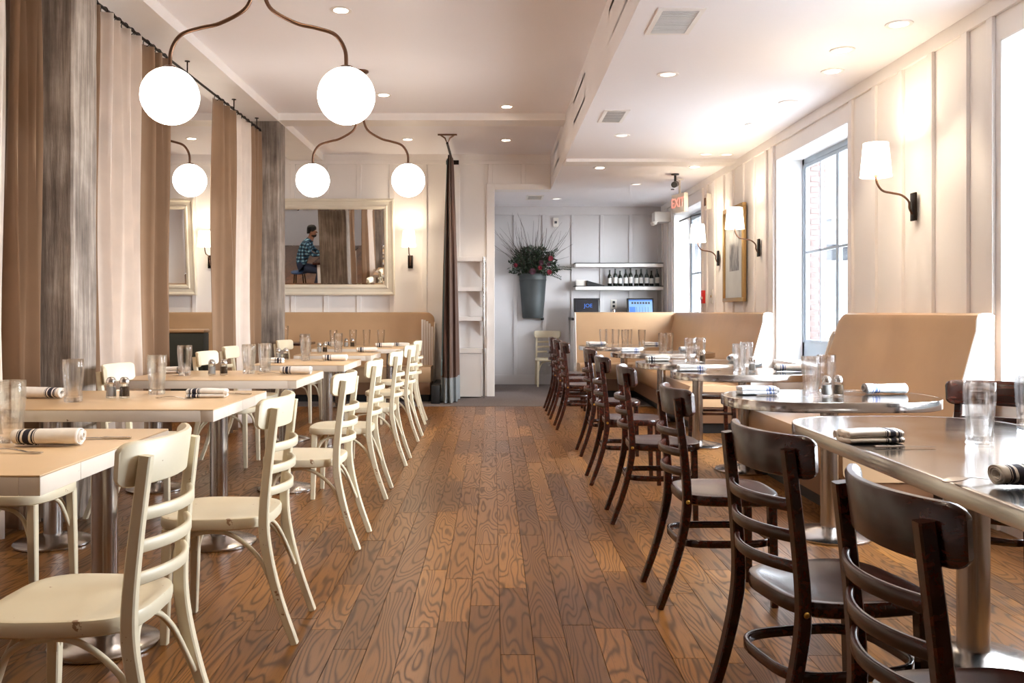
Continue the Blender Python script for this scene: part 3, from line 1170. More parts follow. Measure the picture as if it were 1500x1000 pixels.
RX, RZ = -2.60, 3.225
GC = 'curtains along the columns'
curtain('cream curtain at the left edge, before the nearest concrete column', 3.7, 4.765, RX, RZ - 0.03, M['cream_cloth'], 5, 0.05, 5, group=GC)
curtain('taupe curtain at the left edge touching the nearest concrete column', 4.775, 5.06, RX, RZ - 0.03, M['taupe'], 3, 0.05, 4, group=GC)
curtain('narrow taupe curtain just behind the nearest concrete column', 5.45, 5.86, RX, RZ - 0.03, M['taupe'], 3, 0.035, 3, group=GC)
curtain('wide cream curtain behind the nearest concrete column', 5.88, 6.54, RX, RZ - 0.03, M['cream_cloth'], 4, 0.055, 6, group=GC)
curtain('taupe curtain at the near side of the gap into the side room', 6.6, 7.07, RX, RZ - 0.03, M['taupe'], 3, 0.05, 4, group=GC)
curtain('taupe curtain at the far side of the gap into the side room', 8.28, 8.9, RX, RZ - 0.03, M['taupe'], 3, 0.05, 4, group=GC)
curtain('narrow cream curtain before the farther concrete column', 8.92, 9.46, RX, RZ - 0.03, M['cream_cloth'], 3, 0.035, 4, group=GC)
curtain('narrow taupe curtain touching the farther concrete column', 9.48, 9.9, RX, RZ - 0.03, M['taupe'], 3, 0.035, 4, group=GC)
for i, (a, b, lab) in enumerate(((5.4, 9.93, 'long dark curtain rod between the two concrete columns'),
                                 (3.4, 5.05, 'dark curtain rod in front of the nearest column'))):
    t = thing('curtain_rod', lab, 'curtain rod', (RX, (a + b) / 2, RZ))
    h = (b - a) / 2
    obj('rod', MB().tube([(0, -h, 0), (0, h, 0)], 0.011, 10), M['black_iron'], t)
    ks = (-0.05, 0.55, 0.93) if i == 0 else (0.0,)
    for k in ks:
        bm_ = MB().tube([(0, k * h, 0.0), (0, k * h, BZ - RZ - 0.006)], 0.006, 8, ref=(0, 1, 0)).lathe([(0.022, BZ - RZ - 0.006), (0.022, BZ - RZ)], 12, (0, k * h, 0))
        obj('bracket', bm_, M['black_iron'], t)

# velvet curtain by the door opening
t = thing('velvet_curtain', 'gathered brown velvet curtain with a grey hem beside the doorway', 'curtain', (-0.57, 12.0, 0))
for nm, z0, z1, mt in (('cloth', 0.33, 3.26, M['velvet']), ('hem_band', 0.015, 0.34, M['grey_lining'])):
    rs = []
    for j in range(24):
        z = z0 + (z1 - z0) * j / 23
        k = (1 - (z / 3.26)) ** 0.7
        ring = []
        for i in range(64):
            a = 2 * PI * i / 64
            rx = 0.03 + 0.085 * k
            ry = 0.36 + 0.14 * k
            f = 1 + (0.16 if nm == 'cloth' else 0.17) * math.sin(9 * a + 0.8 * z) + 0.06 * math.sin(17 * a)
            ring.append((rx * f * math.cos(a) - 0.01 * k, ry * f * math.sin(a) * 0.95, z))
        rs.append(ring)
    obj(nm, MB().rings(rs), mt, t, 60)
obj('lining_edge', MB().sweep([(-0.10 + 0.07 * u, -0.42 + 0.12 * u, 0.36 + 2.85 * u) for u in (0, .25, .5, .75, 1)], rect(0.008, 0.02), (0, 1, 0)), M['blue_lining'], t, 40)
t = thing('curtain_rod', 'short dark rod under the ceiling holding the brown velvet curtain', 'curtain rod', (-0.57, 11.8, 3.3))
obj('rod', MB().tube([(0, -0.72, 0), (0, 0.74, 0)], 0.016, 10), M['black_iron'], t)
obj('bracket', MB().tube([(-0.09, -0.68, 0.112), (-0.03, -0.68, 0.07), (0, -0.68, 0.0), (0.03, -0.68, 0.07), (0.09, -0.68, 0.112)], 0.01, 8, ref=(0, 1, 0)).box(-0.12, 0.12, -0.7, -0.66, 0.105, 0.12), M['bronze'], t)
obj('wall_flange', MB().box(-0.09, 0.09, 0.70, 0.735, -0.03, 0.03, 0.004), M['black_iron'], t)

# ------------------------------------------------------------------ mirrors on the left back wall
def mirror(label, xc, wdt):
    hgt = 1.35
    t = thing('wall_mirror', label, 'mirror', (xc, YL - 0.05, 1.43))
    t.rotation_euler = (math.radians(6.0), 0, 0)
    h = wdt / 2
    fw = 0.15
    # mitred moulding: outline in (inward, out) coordinates
    pr = [(0, 0.0), (0, 0.035), (0.012, 0.045), (0.03, 0.045), (0.04, 0.034), (0.095, 0.028), (0.11, 0.04), (0.135, 0.036), (0.15, 0.02), (0.15, 0.0)]
    cs = [(-h, 0, 1, 1), (h, 0, -1, 1), (h, hgt, -1, -1), (-h, hgt, 1, -1)]
    for i in range(4):
        a, b_ = cs[i], cs[(i + 1) % 4]
        ra = [(a[0] + a[2] * p, -q, a[1] + a[3] * p) for p, q in pr]
        rb = [(b_[0] + b_[2] * p, -q, b_[1] + b_[3] * p) for p, q in pr]
        obj('frame_rail', MB().rings([ra, rb]), M['frame_white'], t, 30)
    gl = [(-h + fw - 0.005, fw - 0.005), (h - fw + 0.005, fw - 0.005), (h - fw + 0.005, hgt - fw + 0.005), (-h + fw - 0.005, hgt - fw + 0.005)]
    obj('mirror_glass', MB().rings([[(x, -0.004, z) for x, z in gl], [(x, -0.012, z) for x, z in gl],
                                    [(x - math.copysign(0.025, x), -0.0135, z + (0.025 if z < 0.6 else -0.025)) for x, z in gl]]), M['mirror'], t, 0)
    return t


mirror('large white framed mirror above the tan bench, reflecting the side room', -2.36, 1.97)
mirror('white framed mirror seen through the gap in the curtains', -5.13, 1.94)

# ------------------------------------------------------------------ lights
def add_light(name, kind, parent, loc, energy, col, **kw):
    l = bpy.data.lights.new(name, kind)
    l.energy = energy
    l.color = col
    for k, v in kw.items():
        setattr(l, k, v)
    o = bpy.data.objects.new(name, l)
    COL.objects.link(o)
    o.parent = parent
    o.location = loc
    return o


WARM = (1.0, 0.84, 0.64)
trim_m = MB().lathe([(0.052, 0.0), (0.055, -0.006), (0.078, -0.006), (0.08, 0.0)], 28, cap=False).mesh('trim_ring', M['trim'], 40)
lens_m = MB().lathe([(0.0005, -0.0035), (0.053, -0.0025)], 28, cap=False).mesh('lens', M['lens'], 40)
lens_d = lens_m.copy()
lens_d.materials[0] = M['lens_dim']
downs = [
    (-1.12, 6.54, ZL, 1, 'round ceiling downlight between the two globe pendants, nearest'),
    (-1.12, 9.1, ZL, 1, 'round ceiling downlight just before the cross beam, left of centre'),
    (0.15, 9.62, ZL, 1, 'round ceiling downlight just before the cross beam, beside the soffit'),
    (0.17, 11.5, ZL, 1, 'round ceiling downlight above the doorway'),
    (-1.1, 11.45, ZL, 1, 'round ceiling downlight above the long tan bench'),
    (-3.87, 11.4, ZL, 1, 'round ceiling downlight in the side room beyond the curtains'),
    (2.43, 5.31, ZR, 2, 'round ceiling downlight near the right wall, first from the camera'),
    (2.30, 5.84, ZR, 2, 'round ceiling downlight near the right wall, second from the camera'),
    (2.43, 6.35, ZR, 2, 'round ceiling downlight near the right wall, third from the camera'),
    (2.43, 7.3, ZR, 0, 'round ceiling downlight near the right wall, fourth, above the middle window'),
    (2.40, 8.16, ZR, 0, 'round ceiling downlight near the right wall, fifth from the camera'),
    (1.27, 6.44, ZR, 0, 'dim round ceiling light between the two square ceiling vents'),
    (1.26, 8.67, ZR, 0, 'dim round ceiling light behind the second square ceiling vent'),
    (1.28, 10.62, ZR, 1, 'warm round ceiling downlight past the shallow beam, beside the soffit'),
    (2.40, 10.55, ZR, 1, 'warm round ceiling downlight past the shallow beam, near the right wall'),
    (1.94, 12.0, ZR, 0, 'small ceiling light in the back nook before the security camera'),
    (0.97, 13.55, ZR, 0, 'small ceiling light above the flower bucket'),
    (2.56, 9.72, ZR, 0, 'unlit round ceiling fitting close to the right wall before the shallow beam'),
    (2.33, 9.7, ZR, 0, 'unlit round ceiling fitting beside another just before the shallow beam'),
]
for x, y, z, on, lab in downs:
    t = thing('downlight', lab, 'downlight', (x, y, z), 0, 'ceiling downlights')
    link('trim_ring', trim_m, t)
    link('lens', lens_m if on else lens_d, t)
    if on:
        wall = on == 2
        o = add_light('downlight_lamp', 'SPOT', t, (0, 0, -0.02), 40 if not wall else 26, WARM, spot_size=math.radians(100 if not wall else 72), spot_blend=0.55, shadow_soft_size=0.04)
# unseen lamps added: the row carried on overhead, boosted in the side room
for x, y, z in ((-1.12, 4.0, ZL), (-1.12, 1.4, ZL), (0.15, 2.5, ZL), (-4.2, 8.6, ZL), (-4.2, 5.6, ZL), (-4.2, 2.4, ZL), (2.43, 2.6, ZR)):
    t = thing('downlight', 'round ceiling downlight added overhead, out of the picture', 'downlight', (x, y, z), 0, 'ceiling downlights out of the picture')
    link('trim_ring', trim_m, t)
    link('lens', lens_m, t)
    add_light('downlight_lamp', 'SPOT', t, (0, 0, -0.02), 110 if x < -3 else 40, WARM, spot_size=math.radians(120 if x < -3 else 100), spot_blend=0.55, shadow_soft_size=0.04)  # wider and stronger in the side room to brighten the curtains


def sphere_prof(r, z, top=0.2, n=22):
    out = []
    for i in range(n + 1):
        a = -PI / 2 + (PI - top) * i / n
        out.append((max(0.0005, r * math.cos(a)), z + r * math.sin(a)))
    return out


def pendant(label, x, y, half, zg, r=0.151, ang=0.0):
    t = thing('globe_pendant', label, 'pendant lamp', (x, y, 0), ang, 'two armed globe pendants')
    for s in (-1, 1):
        pts = [(s * 0.028, 0, ZL - 0.02), (s * 0.028, 0, zg + 0.62), (s * 0.032, 0, zg + 0.54), (s * 0.075, 0, zg + 0.455), (s * 0.20 * half / 0.46, 0, zg + 0.385),
               (s * (half - 0.16), 0, zg + 0.36), (s * (half - 0.06), 0, zg + 0.325), (s * (half - 0.008), 0, zg + 0.245), (s * half, 0, zg + 0.15)]
        obj('arm', MB().tube(smoothpath(pts, 6), 0.0105, 10, ref=(0, 1, 0)), M['bronze'], t, 60)
        obj('cap', MB().lathe([(0.014, 0.162), (0.03, 0.158), (0.042, 0.148), (0.042, 0.138)], 24, (s * half, 0, zg)), M['bronze'], t, 40)
        obj('globe', MB().lathe(sphere_prof(r, 0, 0.28), 40, (s * half, 0, zg)), M['globe'], t, 60)
    obj('canopy', MB().lathe([(0.075, -0.0), (0.075, -0.012), (0.05, -0.028), (0.02, -0.03)], 28, (0, 0, ZL)), M['bronze'], t, 40)


pendant('two armed globe pendant nearest the camera, above the pale tables', -1.243, 4.7, 0.467, 2.34)
pendant('two armed globe pendant farther back, before the cross beam', -1.223, 8.2, 0.4415, 2.41, 0.154)
pendant('globe pendant in the side room, one globe seen past the curtain', -3.23, 8.2, 0.43, 2.41)


def sconce(label, loc, rz, energy=9):
    """wall plate at the origin, arm reaching out along local -y"""
    t = thing('wall_sconce', label, 'wall lamp', loc, rz, 'shaded wall sconces')
    obj('wall_plate', MB().box(-0.035, 0.035, -0.016, 0, -0.092, 0.092, 0.004), M['black_iron'], t, 30)
    pts = [(0, -0.016, -0.05), (0, -0.035, -0.01), (0, -0.04, 0.035), (0, -0.085, 0.075), (0, -0.15, 0.09), (0, -0.21, 0.105), (0, -0.245, 0.15), (0, -0.255, 0.20)]
    obj('arm', MB().tube(smoothpath(pts, 5), 0.0075, 8, ref=(1, 0, 0)), M['bronze'], t, 60)
    sh = MB().lathe([(0.098, 0.195), (0.078, 0.415), (0.076, 0.415), (0.096, 0.195)], 32, (0, -0.255, 0), cap=False)
    obj('lamp_shade', sh, M['shade'], t, 40)
    obj('bulb', MB().lathe(sphere_prof(0.028, 0.29, 0.05, 10), 16, (0, -0.255, 0)), M['globe'], t, 60)
    obj('socket', MB().lathe([(0.012, 0.195), (0.012, 0.262)], 12, (0, -0.255, 0)), M['bronze'], t, 40)
    add_light('sconce_lamp', 'POINT', t, (0, -0.255, 0.37), energy, WARM, shadow_soft_size=0.04)
    return t


sconce('shaded wall sconce on the pier between the two near windows', (WX - 0.018, 5.81, 1.885), -PI / 2)
sconce('shaded wall sconce beside the framed print', (WX - 0.018, 9.2, 1.86), -PI / 2)
sconce('shaded wall sconce nearest the far window', (WX - 0.018, 10.86, 1.85), -PI / 2)
sconce('shaded wall sconce between the large mirror and the velvet curtain', (-1.165, YL - 0.018, 1.90), 0)
sconce('shaded wall sconce seen through the gap in the curtains', (-3.99, YL - 0.018, 1.90), 0)

# ------------------------------------------------------------------ vents
def vent(label, loc, w_, h_, slats, rot, border=0.03):
    t = thing('air_vent', label, 'air vent', loc, 0, 'air vents')
    t.rotation_euler = rot
    f = MB()
    a, b = w_ / 2, h_ / 2
    for p in ((-a, a, -b, -b + border), (-a, a, b - border, b), (-a, -a + border, -b + border, b - border), (a - border, a, -b + border, b - border)):
        f.box(p[0], p[1], p[2], p[3], -0.008, 0)
    obj('frame', f, M['trim'], t, 0)
    obj('backing', MB().box(-a + border, a - border, -b + border, b - border, -0.002, -0.0005), M['grille'], t, 0)
    n = slats
    for i in range(n):
        y = -b + border + (i + 0.5) * (2 * b - 2 * border) / n
        obj('slat', MB().box(-a + border, a - border, y - 0.0025, y + 0.0025, -0.007, -0.002), M['trim'], t, 0)


vent('square white vent in the ceiling nearest the camera', (1.075, 5.26, ZR), 0.27, 0.47, 18, (0, 0, 0))
vent('square white vent in the ceiling, second from the camera', (1.062, 7.82, ZR), 0.22, 0.5, 12, (0, 0, 0))
vent('small white vent in the ceiling of the back nook', (0.63, 13.4, ZR), 0.26, 0.5, 6, (0, 0, 0))
vent('long grille in the soffit side nearest the camera', (SX, 5.6, 3.2), 1.25, 0.24, 7, (PI / 2, 0, -PI / 2))
vent('long grille in the soffit side, second from the camera', (SX, 8.4, 3.2), 1.1, 0.24, 7, (PI / 2, 0, -PI / 2))
vent('grille in the soffit side close to the doorway', (SX, 11.4, 3.2), 0.9, 0.24, 7, (PI / 2, 0, -PI / 2))

# ------------------------------------------------------------------ right wall fittings
t = thing('framed_print', 'narrow gilt framed black and white print between two sconces', 'picture', (WX - 0.02, 10.08, 1.85), -PI / 2)
h, k = 0.42, 0.54
f = MB()
for p in ((-h, h, -k, -k + 0.045), (-h, h, k - 0.045, k), (-h, -h + 0.045, -k + 0.045, k - 0.045), (h - 0.045, h, -k + 0.045, k - 0.045)):
    f.box(p[0], p[1], -0.045, 0, p[2], p[3], 0.004)
obj('frame', f, M['gilt'], t, 30)
obj('mat', MB().box(-h + 0.04, h - 0.04, -0.02, -0.003, -k + 0.04, k - 0.04), M['mat_board'], t, 0)
obj('print', MB().box(-0.19, 0.19, -0.022, -0.0195, -0.19, 0.26), M['photo'], t, 0)

t = thing('fire_alarm', 'small red fire alarm pull box on the right wall', 'fire alarm', (WX - 0.0, 11.6, 1.39), -PI / 2)
obj('body', MB().box(-0.06, 0.06, -0.05, 0, -0.085, 0.085, 0.006), M['red'], t)
obj('pull_handle', MB().box(-0.045, 0.045, -0.062, -0.048, -0.03, 0.0, 0.003), M['plastic'], t)
t = thing('light_switch', 'small cream wall switch plate beside the red alarm box', 'switch', (WX - 0.0, 11.25, 1.39), -PI / 2)
obj('plate', MB().box(-0.04, 0.04, -0.01, 0, -0.09, 0.09, 0.002), M['plastic'], t)
obj('toggle', MB().box(-0.008, 0.008, -0.022, -0.009, -0.015, 0.015, 0.002), M['gilt'], t)
t = thing('wall_strobe', 'boxy white alarm strobe high on the right wall', 'alarm', (WX - 0.0, 11.35, 2.6), -PI / 2)
obj('body', MB().box(-0.07, 0.07, -0.06, 0, -0.1, 0.1, 0.006), M['plastic'], t)
obj('strobe_lens', MB().box(-0.035, 0.035, -0.075, -0.058, -0.05, 0.05, 0.004), M['bronze'], t)

t = thing('exit_sign', 'white exit sign with red letters hanging by the far window', 'exit sign', (2.40, 11.4, 2.60), math.radians(-74))
obj('box', MB().box(-0.17, 0.17, -0.03, 0.03, -0.13, 0.11, 0.006), M['plastic'], t)
obj('stem', MB().lathe([(0.015, 0.108), (0.015, 0.285), (0.05, 0.288), (0.05, 0.3)], 16), M['plastic'], t)
for s_ in (-1, 1):
    cu = bpy.data.curves.new('exit_text', 'FONT')
    cu.body = 'EXIT'
    cu.size = 0.17
    cu.align_x = 'CENTER'
    cu.align_y = 'CENTER'
    cu.extrude = 0.002
    o = link('lettering', cu, t, (0, s_ * 0.031, -0.01))
    o.rotation_euler = (PI / 2, 0, 0 if s_ < 0 else PI)
    cu.materials.append(M['exit_red'])
    text_mesh(o)
t = thing('emergency_light', 'boxy cream emergency light on the wall corner beside the exit sign', 'emergency light', (2.62, 14.0, 2.68), -PI / 2)
obj('housing', MB().box(-0.13, 0.13, -0.09, 0.16, -0.08, 0.08, 0.01), M['plastic'], t)
for s_ in (-1, 1):
    obj('lamp_head', MB().lathe([(0.03, -0.02), (0.05, 0.03)], 16, (s_ * 0.08, -0.08, -0.1)), M['plastic'], t)
t = thing('security_camera', 'black security camera under the ceiling beside the exit sign', 'camera', (2.28, 11.1, ZR))
obj('mount', MB().lathe([(0.05, 0), (0.05, -0.015), (0.015, -0.02), (0.015, -0.1)], 16), M['black'], t)
bd = MB().lathe([(0.032, -0.09), (0.038, -0.085), (0.038, 0.09), (0.03, 0.095)], 20)
bd.v = [(v[0] - 0.35 * v[2], -v[2], v[1] - 0.13 - 0.35 * v[2] * -1 * 1.0 * -0.6) for v in bd.v]
obj('camera_body', bd, M['black'], t)
obj('lens', MB().lathe([(0.022, 0), (0.022, 0.01)], 14, (-0.033, 0.0, -0.20)), M['screen_dark'], t)
# door closer arm and door above the far opening
t = thing('door_closer', 'dark door closer at the top of the far window opening', 'door closer', (WX + 0.14, 12.0, 2.5))
obj('body', MB().box(-0.05, 0.05, -0.15, 0.15, -0.04, 0.04, 0.006), M['grille'], t)
obj('arm', MB().tube([(0, 0.1, 0.05), (-0.08, 0.6, 0.06), (-0.1, 1.4, 0.06)], 0.012, 8), M['black_iron'], t)

# ------------------------------------------------------------------ doorway shelf unit
t = thing('shelf_unit', 'narrow white wall shelves with a metal pole beside the doorway', 'shelf', (-0.30, YL, 0))
for z in (1.925, 1.51, 1.10, 0.655):
    obj('shelf', MB().box(-0.19, 0.205, -0.30, -0.018, z - 0.03, z + 0.03, 0.003), M['trim'], t, 0)
for z in (1.925, 1.51, 1.10):
    obj('bracket', MB().add([(0.12, -0.018, z - 0.03), (0.12, -0.25, z - 0.03), (0.12, -0.018, z - 0.24), (0.15, -0.018, z - 0.03), (0.15, -0.25, z - 0.03), (0.15, -0.018, z - 0.24)],
                            [(0, 1, 2), (3, 5, 4), (0, 3, 4, 1), (1, 4, 5, 2), (2, 5, 3, 0)]), M['trim'], t, 0)
obj('pole', MB().tube([(0.175, -0.32, 0.0), (0.175, -0.32, 1.95)], 0.014, 12, ref=(0, 1, 0)), M['steel'], t)
obj('lower_panel', MB().box(-0.19, 0.14, -0.28, -0.018, 0.02, 0.62, 0.003), M['wall'], t, 0)

# ------------------------------------------------------------------ back counter, shelves, screens
for z, lab in ((1.945, 'upper floating white shelf with a dark top on the far wall'), (1.575, 'lower floating white shelf holding bottles on the far wall')):
    t = thing('wall_shelf', lab, 'shelf', (2.03, YB - 0.02, z))
    obj('shelf_board', MB().box(-0.70, 0.705, -0.30, 0, -0.03, 0.025, 0.004), M['trim'], t, 0)
    obj('dark_top', MB().box(-0.715, 0.71, -0.31, 0, 0.026, 0.037), M['black'], t, 0)
t = thing('service_counter', 'white service counter with a dark top behind the booth', 'counter', (2.03, YB - 0.03, 0))
obj('cabinet', MB().box(-0.76, 0.69, -0.6, 0, 0, 1.06, 0.005), M['trim'], t, 0)
obj('counter_top', MB().box(-0.79, 0.70, -0.64, 0, 1.06, 1.10, 0.004), M['black'], t, 0)
for x in (-0.38, 0.0, 0.38):
    d_ = obj('door', MB().box(x - 0.18, x + 0.18, -0.618, -0.6, 0.1, 1.02, 0.004), M['trim'], t, 0)
    obj('handle', MB().box(x + 0.13, x + 0.142, -0.64, -0.617, 0.75, 0.9, 0.003), M['steel'], d_, 0)


def monitor(label, x, y, w_, h_, txt):
    t = thing('pos_screen', label, 'screen', (x, y, 1.10))
    obj('base', MB().box(-0.12, 0.12, -0.06, 0.12, 0, 0.02, 0.004).box(-0.04, 0.04, 0.02, 0.06, 0.02, 0.12), M['black'], t)
    R_ = Matrix.Translation((0, 0, 0.03)) @ Matrix.Rotation(math.radians(-12), 4, 'X')
    obj('housing', MB().box(-w_ / 2, w_ / 2, 0, 0.045, 0, h_, 0.008, R_), M['black'], t)
    b_ = 0.028
    sc = obj('display', MB().box(-w_ / 2 + b_, w_ / 2 - b_, -0.003, 0.0, b_ + 0.01, h_ - b_, 0, R_), M['screen_dark'] if txt else M['screen_light'], t, 0)
    if txt:
        cu = bpy.data.curves.new('screen_text', 'FONT')
        cu.body = 'JOE'
        cu.size = 0.085
        cu.align_x = 'CENTER'
        cu.align_y = 'CENTER'
        o = link('lettering', cu, sc)
        o.matrix_local = R_ @ Matrix.Translation((0.02, -0.005, h_ * 0.56)) @ Matrix.Rotation(PI / 2, 4, 'X')
        cu.materials.append(M['screen_blue'])
        text_mesh(o)
    else:
        m = MB()
        m.box(-w_ / 2 + b_, w_ / 2 - b_, -0.005, -0.0035, h_ * 0.83, h_ - b_, 0, R_)
        m.box(-w_ / 2 + b_ + 0.01, -w_ / 2 + 0.13, -0.005, -0.0035, b_ + 0.02, h_ * 0.5, 0, R_)
        obj('menu_blocks', m, M['screen_blue'], sc, 0)
        m = MB()
        for i in range(7):
            m.box(-w_ / 2 + 0.07 + i * 0.044, -w_ / 2 + 0.10 + i * 0.044, -0.005, -0.0035, h_ * 0.66, h_ * 0.78, 0, R_)
        for i in range(5):
            m.box(-w_ / 2 + 0.15 + i * 0.045, -w_ / 2 + 0.155 + i * 0.045, -0.005, -0.0035, b_ + 0.02, h_ * 0.5, 0, R_)
        obj('menu_buttons', m, M['black'], sc, 0)
    return t


monitor('dark till screen with blue letters on the far counter, left one', 1.50, 14.12, 0.42, 0.29, True)
monitor('lit blue till screen on the far counter, right one', 2.36, 14.15, 0.43, 0.29, False)
t = thing('napkin_box', 'small white box on the lower far shelf', 'box', (1.43, YB - 0.16, 1.613))
obj('carton', MB().box(-0.08, 0.08, -0.06, 0.06, 0, 0.088, 0.003), M['plastic'], t)
obj('lid', MB().box(-0.083, 0.083, -0.063, 0.063, 0.088, 0.098, 0.003), M['trim'], t)
t = thing('document_wedge', 'black sloping stand beside the small white box', 'stand', (1.64, YB - 0.18, 1.613))
obj('wedge', MB().add([(-0.12, -0.09, 0), (-0.12, 0.09, 0), (0.16, 0.09, 0), (0.16, -0.09, 0), (-0.12, -0.09, 0.085), (-0.12, 0.09, 0.085), (0.16, -0.09, 0.008), (0.16, 0.09, 0.008)],
                      [(0, 1, 2, 3), (4, 6, 7, 5), (0, 4, 5, 1), (3, 2, 7, 6), (0, 3, 6, 4), (1, 5, 7, 2)]), M['black'], t, 0)
cup = thing('steel_cup', 'small steel cup on the far counter between the screens', 'cup', (1.90, 14.0, 1.10))
obj('body', MB().lathe([(0.038, 0), (0.042, 0.13), (0.039, 0.13), (0.036, 0.004)], 20), M['steel'], cup)
obj('rim', MB().tube([(0.041 * math.cos(2 * PI * i / 20), 0.041 * math.sin(2 * PI * i / 20), 0.13) for i in range(20)], 0.003, 6, closed=True), M['chrome'], cup)
for x, lab in ((1.74, 'white double power socket above the far counter'), (1.985, 'cream socket plate with a dark plug above the far counter')):
    t = thing('wall_socket', lab, 'socket', (x, YB, 1.32))
    obj('plate', MB().box(-0.05, 0.05, -0.012, 0, -0.075, 0.075, 0.003), M['plastic'], t)
    for z in (-0.032, 0.032):
        obj('outlet', MB().box(-0.02, 0.02, -0.02, -0.011, z - 0.02, z + 0.02, 0.002), M['black'] if x > 1.8 else M['grille'], t)
t = thing('thermostat', 'small white box high on the far wall beside the flowers', 'thermostat', (1.03, YB - 0.0, 2.66))
obj('case', MB().box(-0.045, 0.045, -0.04, 0, -0.075, 0.075, 0.006), M['plastic'], t)
obj('dial', MB().box(-0.02, 0.02, -0.046, -0.039, -0.02, 0.02, 0.002), M['grille'], t)
GB = 'bottles on the lower far shelf'
names = ['leftmost', 'second from the left', 'third from the left', 'fourth from the left', 'fifth from the left', 'sixth from the left', 'seventh from the left', 'eighth from the left', 'ninth from the left', 'rightmost']
for i in range(10):
    x = 1.90 + i * 0.085
    hgt = (0.26, 0.28, 0.25, 0.27, 0.29, 0.26, 0.28, 0.27, 0.25, 0.28)[i]
    t = thing('bottle', 'dark bottle with a pale label on the far shelf, ' + names[i] + ' of ten', 'bottle', (x, YB - 0.14 - 0.05 * (i % 2), 1.613), 0, GB)
    r_ = 0.034
    obj('bottle_glass', MB().lathe([(r_ * 0.9, 0), (r_, 0.006), (r_, hgt * 0.58), (r_ * 0.85, hgt * 0.66), (0.013, hgt * 0.76), (0.012, hgt * 0.97), (0.014, hgt)], 16), M['wine'], t, 40)
    obj('label', MB().lathe([(r_ + 0.0008, hgt * 0.16), (r_ + 0.0008, hgt * 0.5)], 16, cap=False), M['label'], t, 40)

# wall planter with flowers
t = thing('wall_bucket', 'tall grey galvanised bucket hung on the far wall', 'bucket', (0.655, YB - 0.03, 0))
rs = []
for z, a, b_ in ((1.09, 0.165, 0.16), (1.10, 0.17, 0.165), (1.4, 0.195, 0.19), (1.70, 0.218, 0.21), (1.715, 0.226, 0.218), (1.73, 0.22, 0.212), (1.80, 0.226, 0.22), (1.81, 0.232, 0.226), (1.80, 0.215, 0.21), (1.74, 0.2, 0.2)):
    ring = [(a * math.cos(PI * i / 24), -b_ * math.sin(PI * i / 24), z) for i in range(25)]
    rs.append(ring)
obj('bucket_body', MB().rings(rs), M['zinc_bucket'], t, 40)
hp = [(0.232 * math.cos(PI * i / 24), -0.226 * math.sin(PI * i / 24), 1.81) for i in range(25)]
obj('rolled_rim', MB().tube(hp, 0.008, 8), M['zinc_bucket'], t, 60)
obj('rivet_lug', MB().box(0.13, 0.18, -0.06, 0.0, 1.06, 1.10, 0.006), M['black'], t)
t = thing('flower_arrangement', 'dark leafy arrangement with red flowers and bare twigs in the wall bucket', 'flowers', (0.655, YB - 0.15, 1.78))
rng = random.Random(5)
lf = MB()
for i in range(1500):
    a = rng.uniform(-PI, PI)
    el = rng.uniform(-0.25, 1.35)
    rr = (rng.random() ** 0.5)
    bx, bz = 0.40 * rr * math.cos(el) * math.cos(a), 0.04 + 0.36 * rr * math.sin(el) + 0.08 * rr
    by = 0.14 * rr * math.cos(el) * math.sin(a) - 0.02
    by = min(by, 0.10)
    d = Vector((bx * 2.2 + rng.uniform(-.6, .6), by + rng.uniform(-.7, .3), bz * 1.2 + rng.uniform(-.7, .7))).normalized()
    sd = d.cross(Vector((rng.uniform(-1, 1), rng.uniform(-1, 1), rng.uniform(-1, 1)))).normalized()
    L, W = rng.uniform(0.035, 0.075), rng.uniform(0.009, 0.017)
    p = Vector((bx, by, bz))
    nn = d.cross(sd) * 0.006
    vs = [p, p + d * L * .5 + sd * W - nn, p + d * L, p + d * L * .5 - sd * W - nn]
    vs = [Vector((q.x, min(q.y, 0.12), q.z)) for q in vs]
    lf.add(vs, [(0, 1, 2), (0, 2, 3)])
for (ex, ez, n_) in ((0.62, 0.10, 16), (0.46, -0.06, 12), (0.40, 0.42, 14), (-0.30, 0.40, 12), (0.1, 0.42, 12), (0.33, 0.30, 12)):
    for k in range(n_):
        u = 0.35 + 0.65 * k / n_
        p = Vector((ex * u, -0.06, ez * u + 0.06 * math.sin(u * 3)))
        for s_ in (-1, 1):
            d = Vector((ex * 0.5, rng.uniform(-.4, .3), s_ * 0.5 + ez)).normalized()
            sd = d.cross(Vector((0, 1, 0.2))).normalized()
            lf.add([p, p + d * .02 + sd * .009, p + d * .045, p + d * .02 - sd * .009], [(0, 1, 2), (0, 2, 3)])
obj('leaves', lf, M['leaf'], t, 0, 'stuff')
tw = MB()
for i in range(46):
    a = rng.uniform(-0.8, 0.75)
    L = rng.uniform(0.55, 1.0)
    by = rng.uniform(-0.1, 0.05)
    bend = rng.uniform(-0.25, 0.25)
    pts = [(0.18 * math.sin(a) + math.sin(a + bend * u) * L * u * 0.95 + 0.012 * math.sin(9 * u + i), by, 0.05 + math.cos(a + bend * u) * L * u) for u in (0, .25, .5, .75, 1)]
    tw.tube(pts, 0.004, 4, radii=[0.0042, 0.0036, 0.003, 0.0022, 0.0012], ref=(0, 1, 0))
for ex, ez in ((-0.60, 0.42), (-0.52, 0.5), (0.64, 0.5), (0.58, 0.3)):
    tw.tube([(ex * u, -0.04, ez * u + 0.06 * math.sin(3 * u)) for u in (0.1, .4, .7, 1)], 0.004, 4, radii=[0.004, 0.003, 0.0025, 0.0014], ref=(0, 1, 0))
obj('twigs', tw, M['twig'], t, 0, 'stuff')
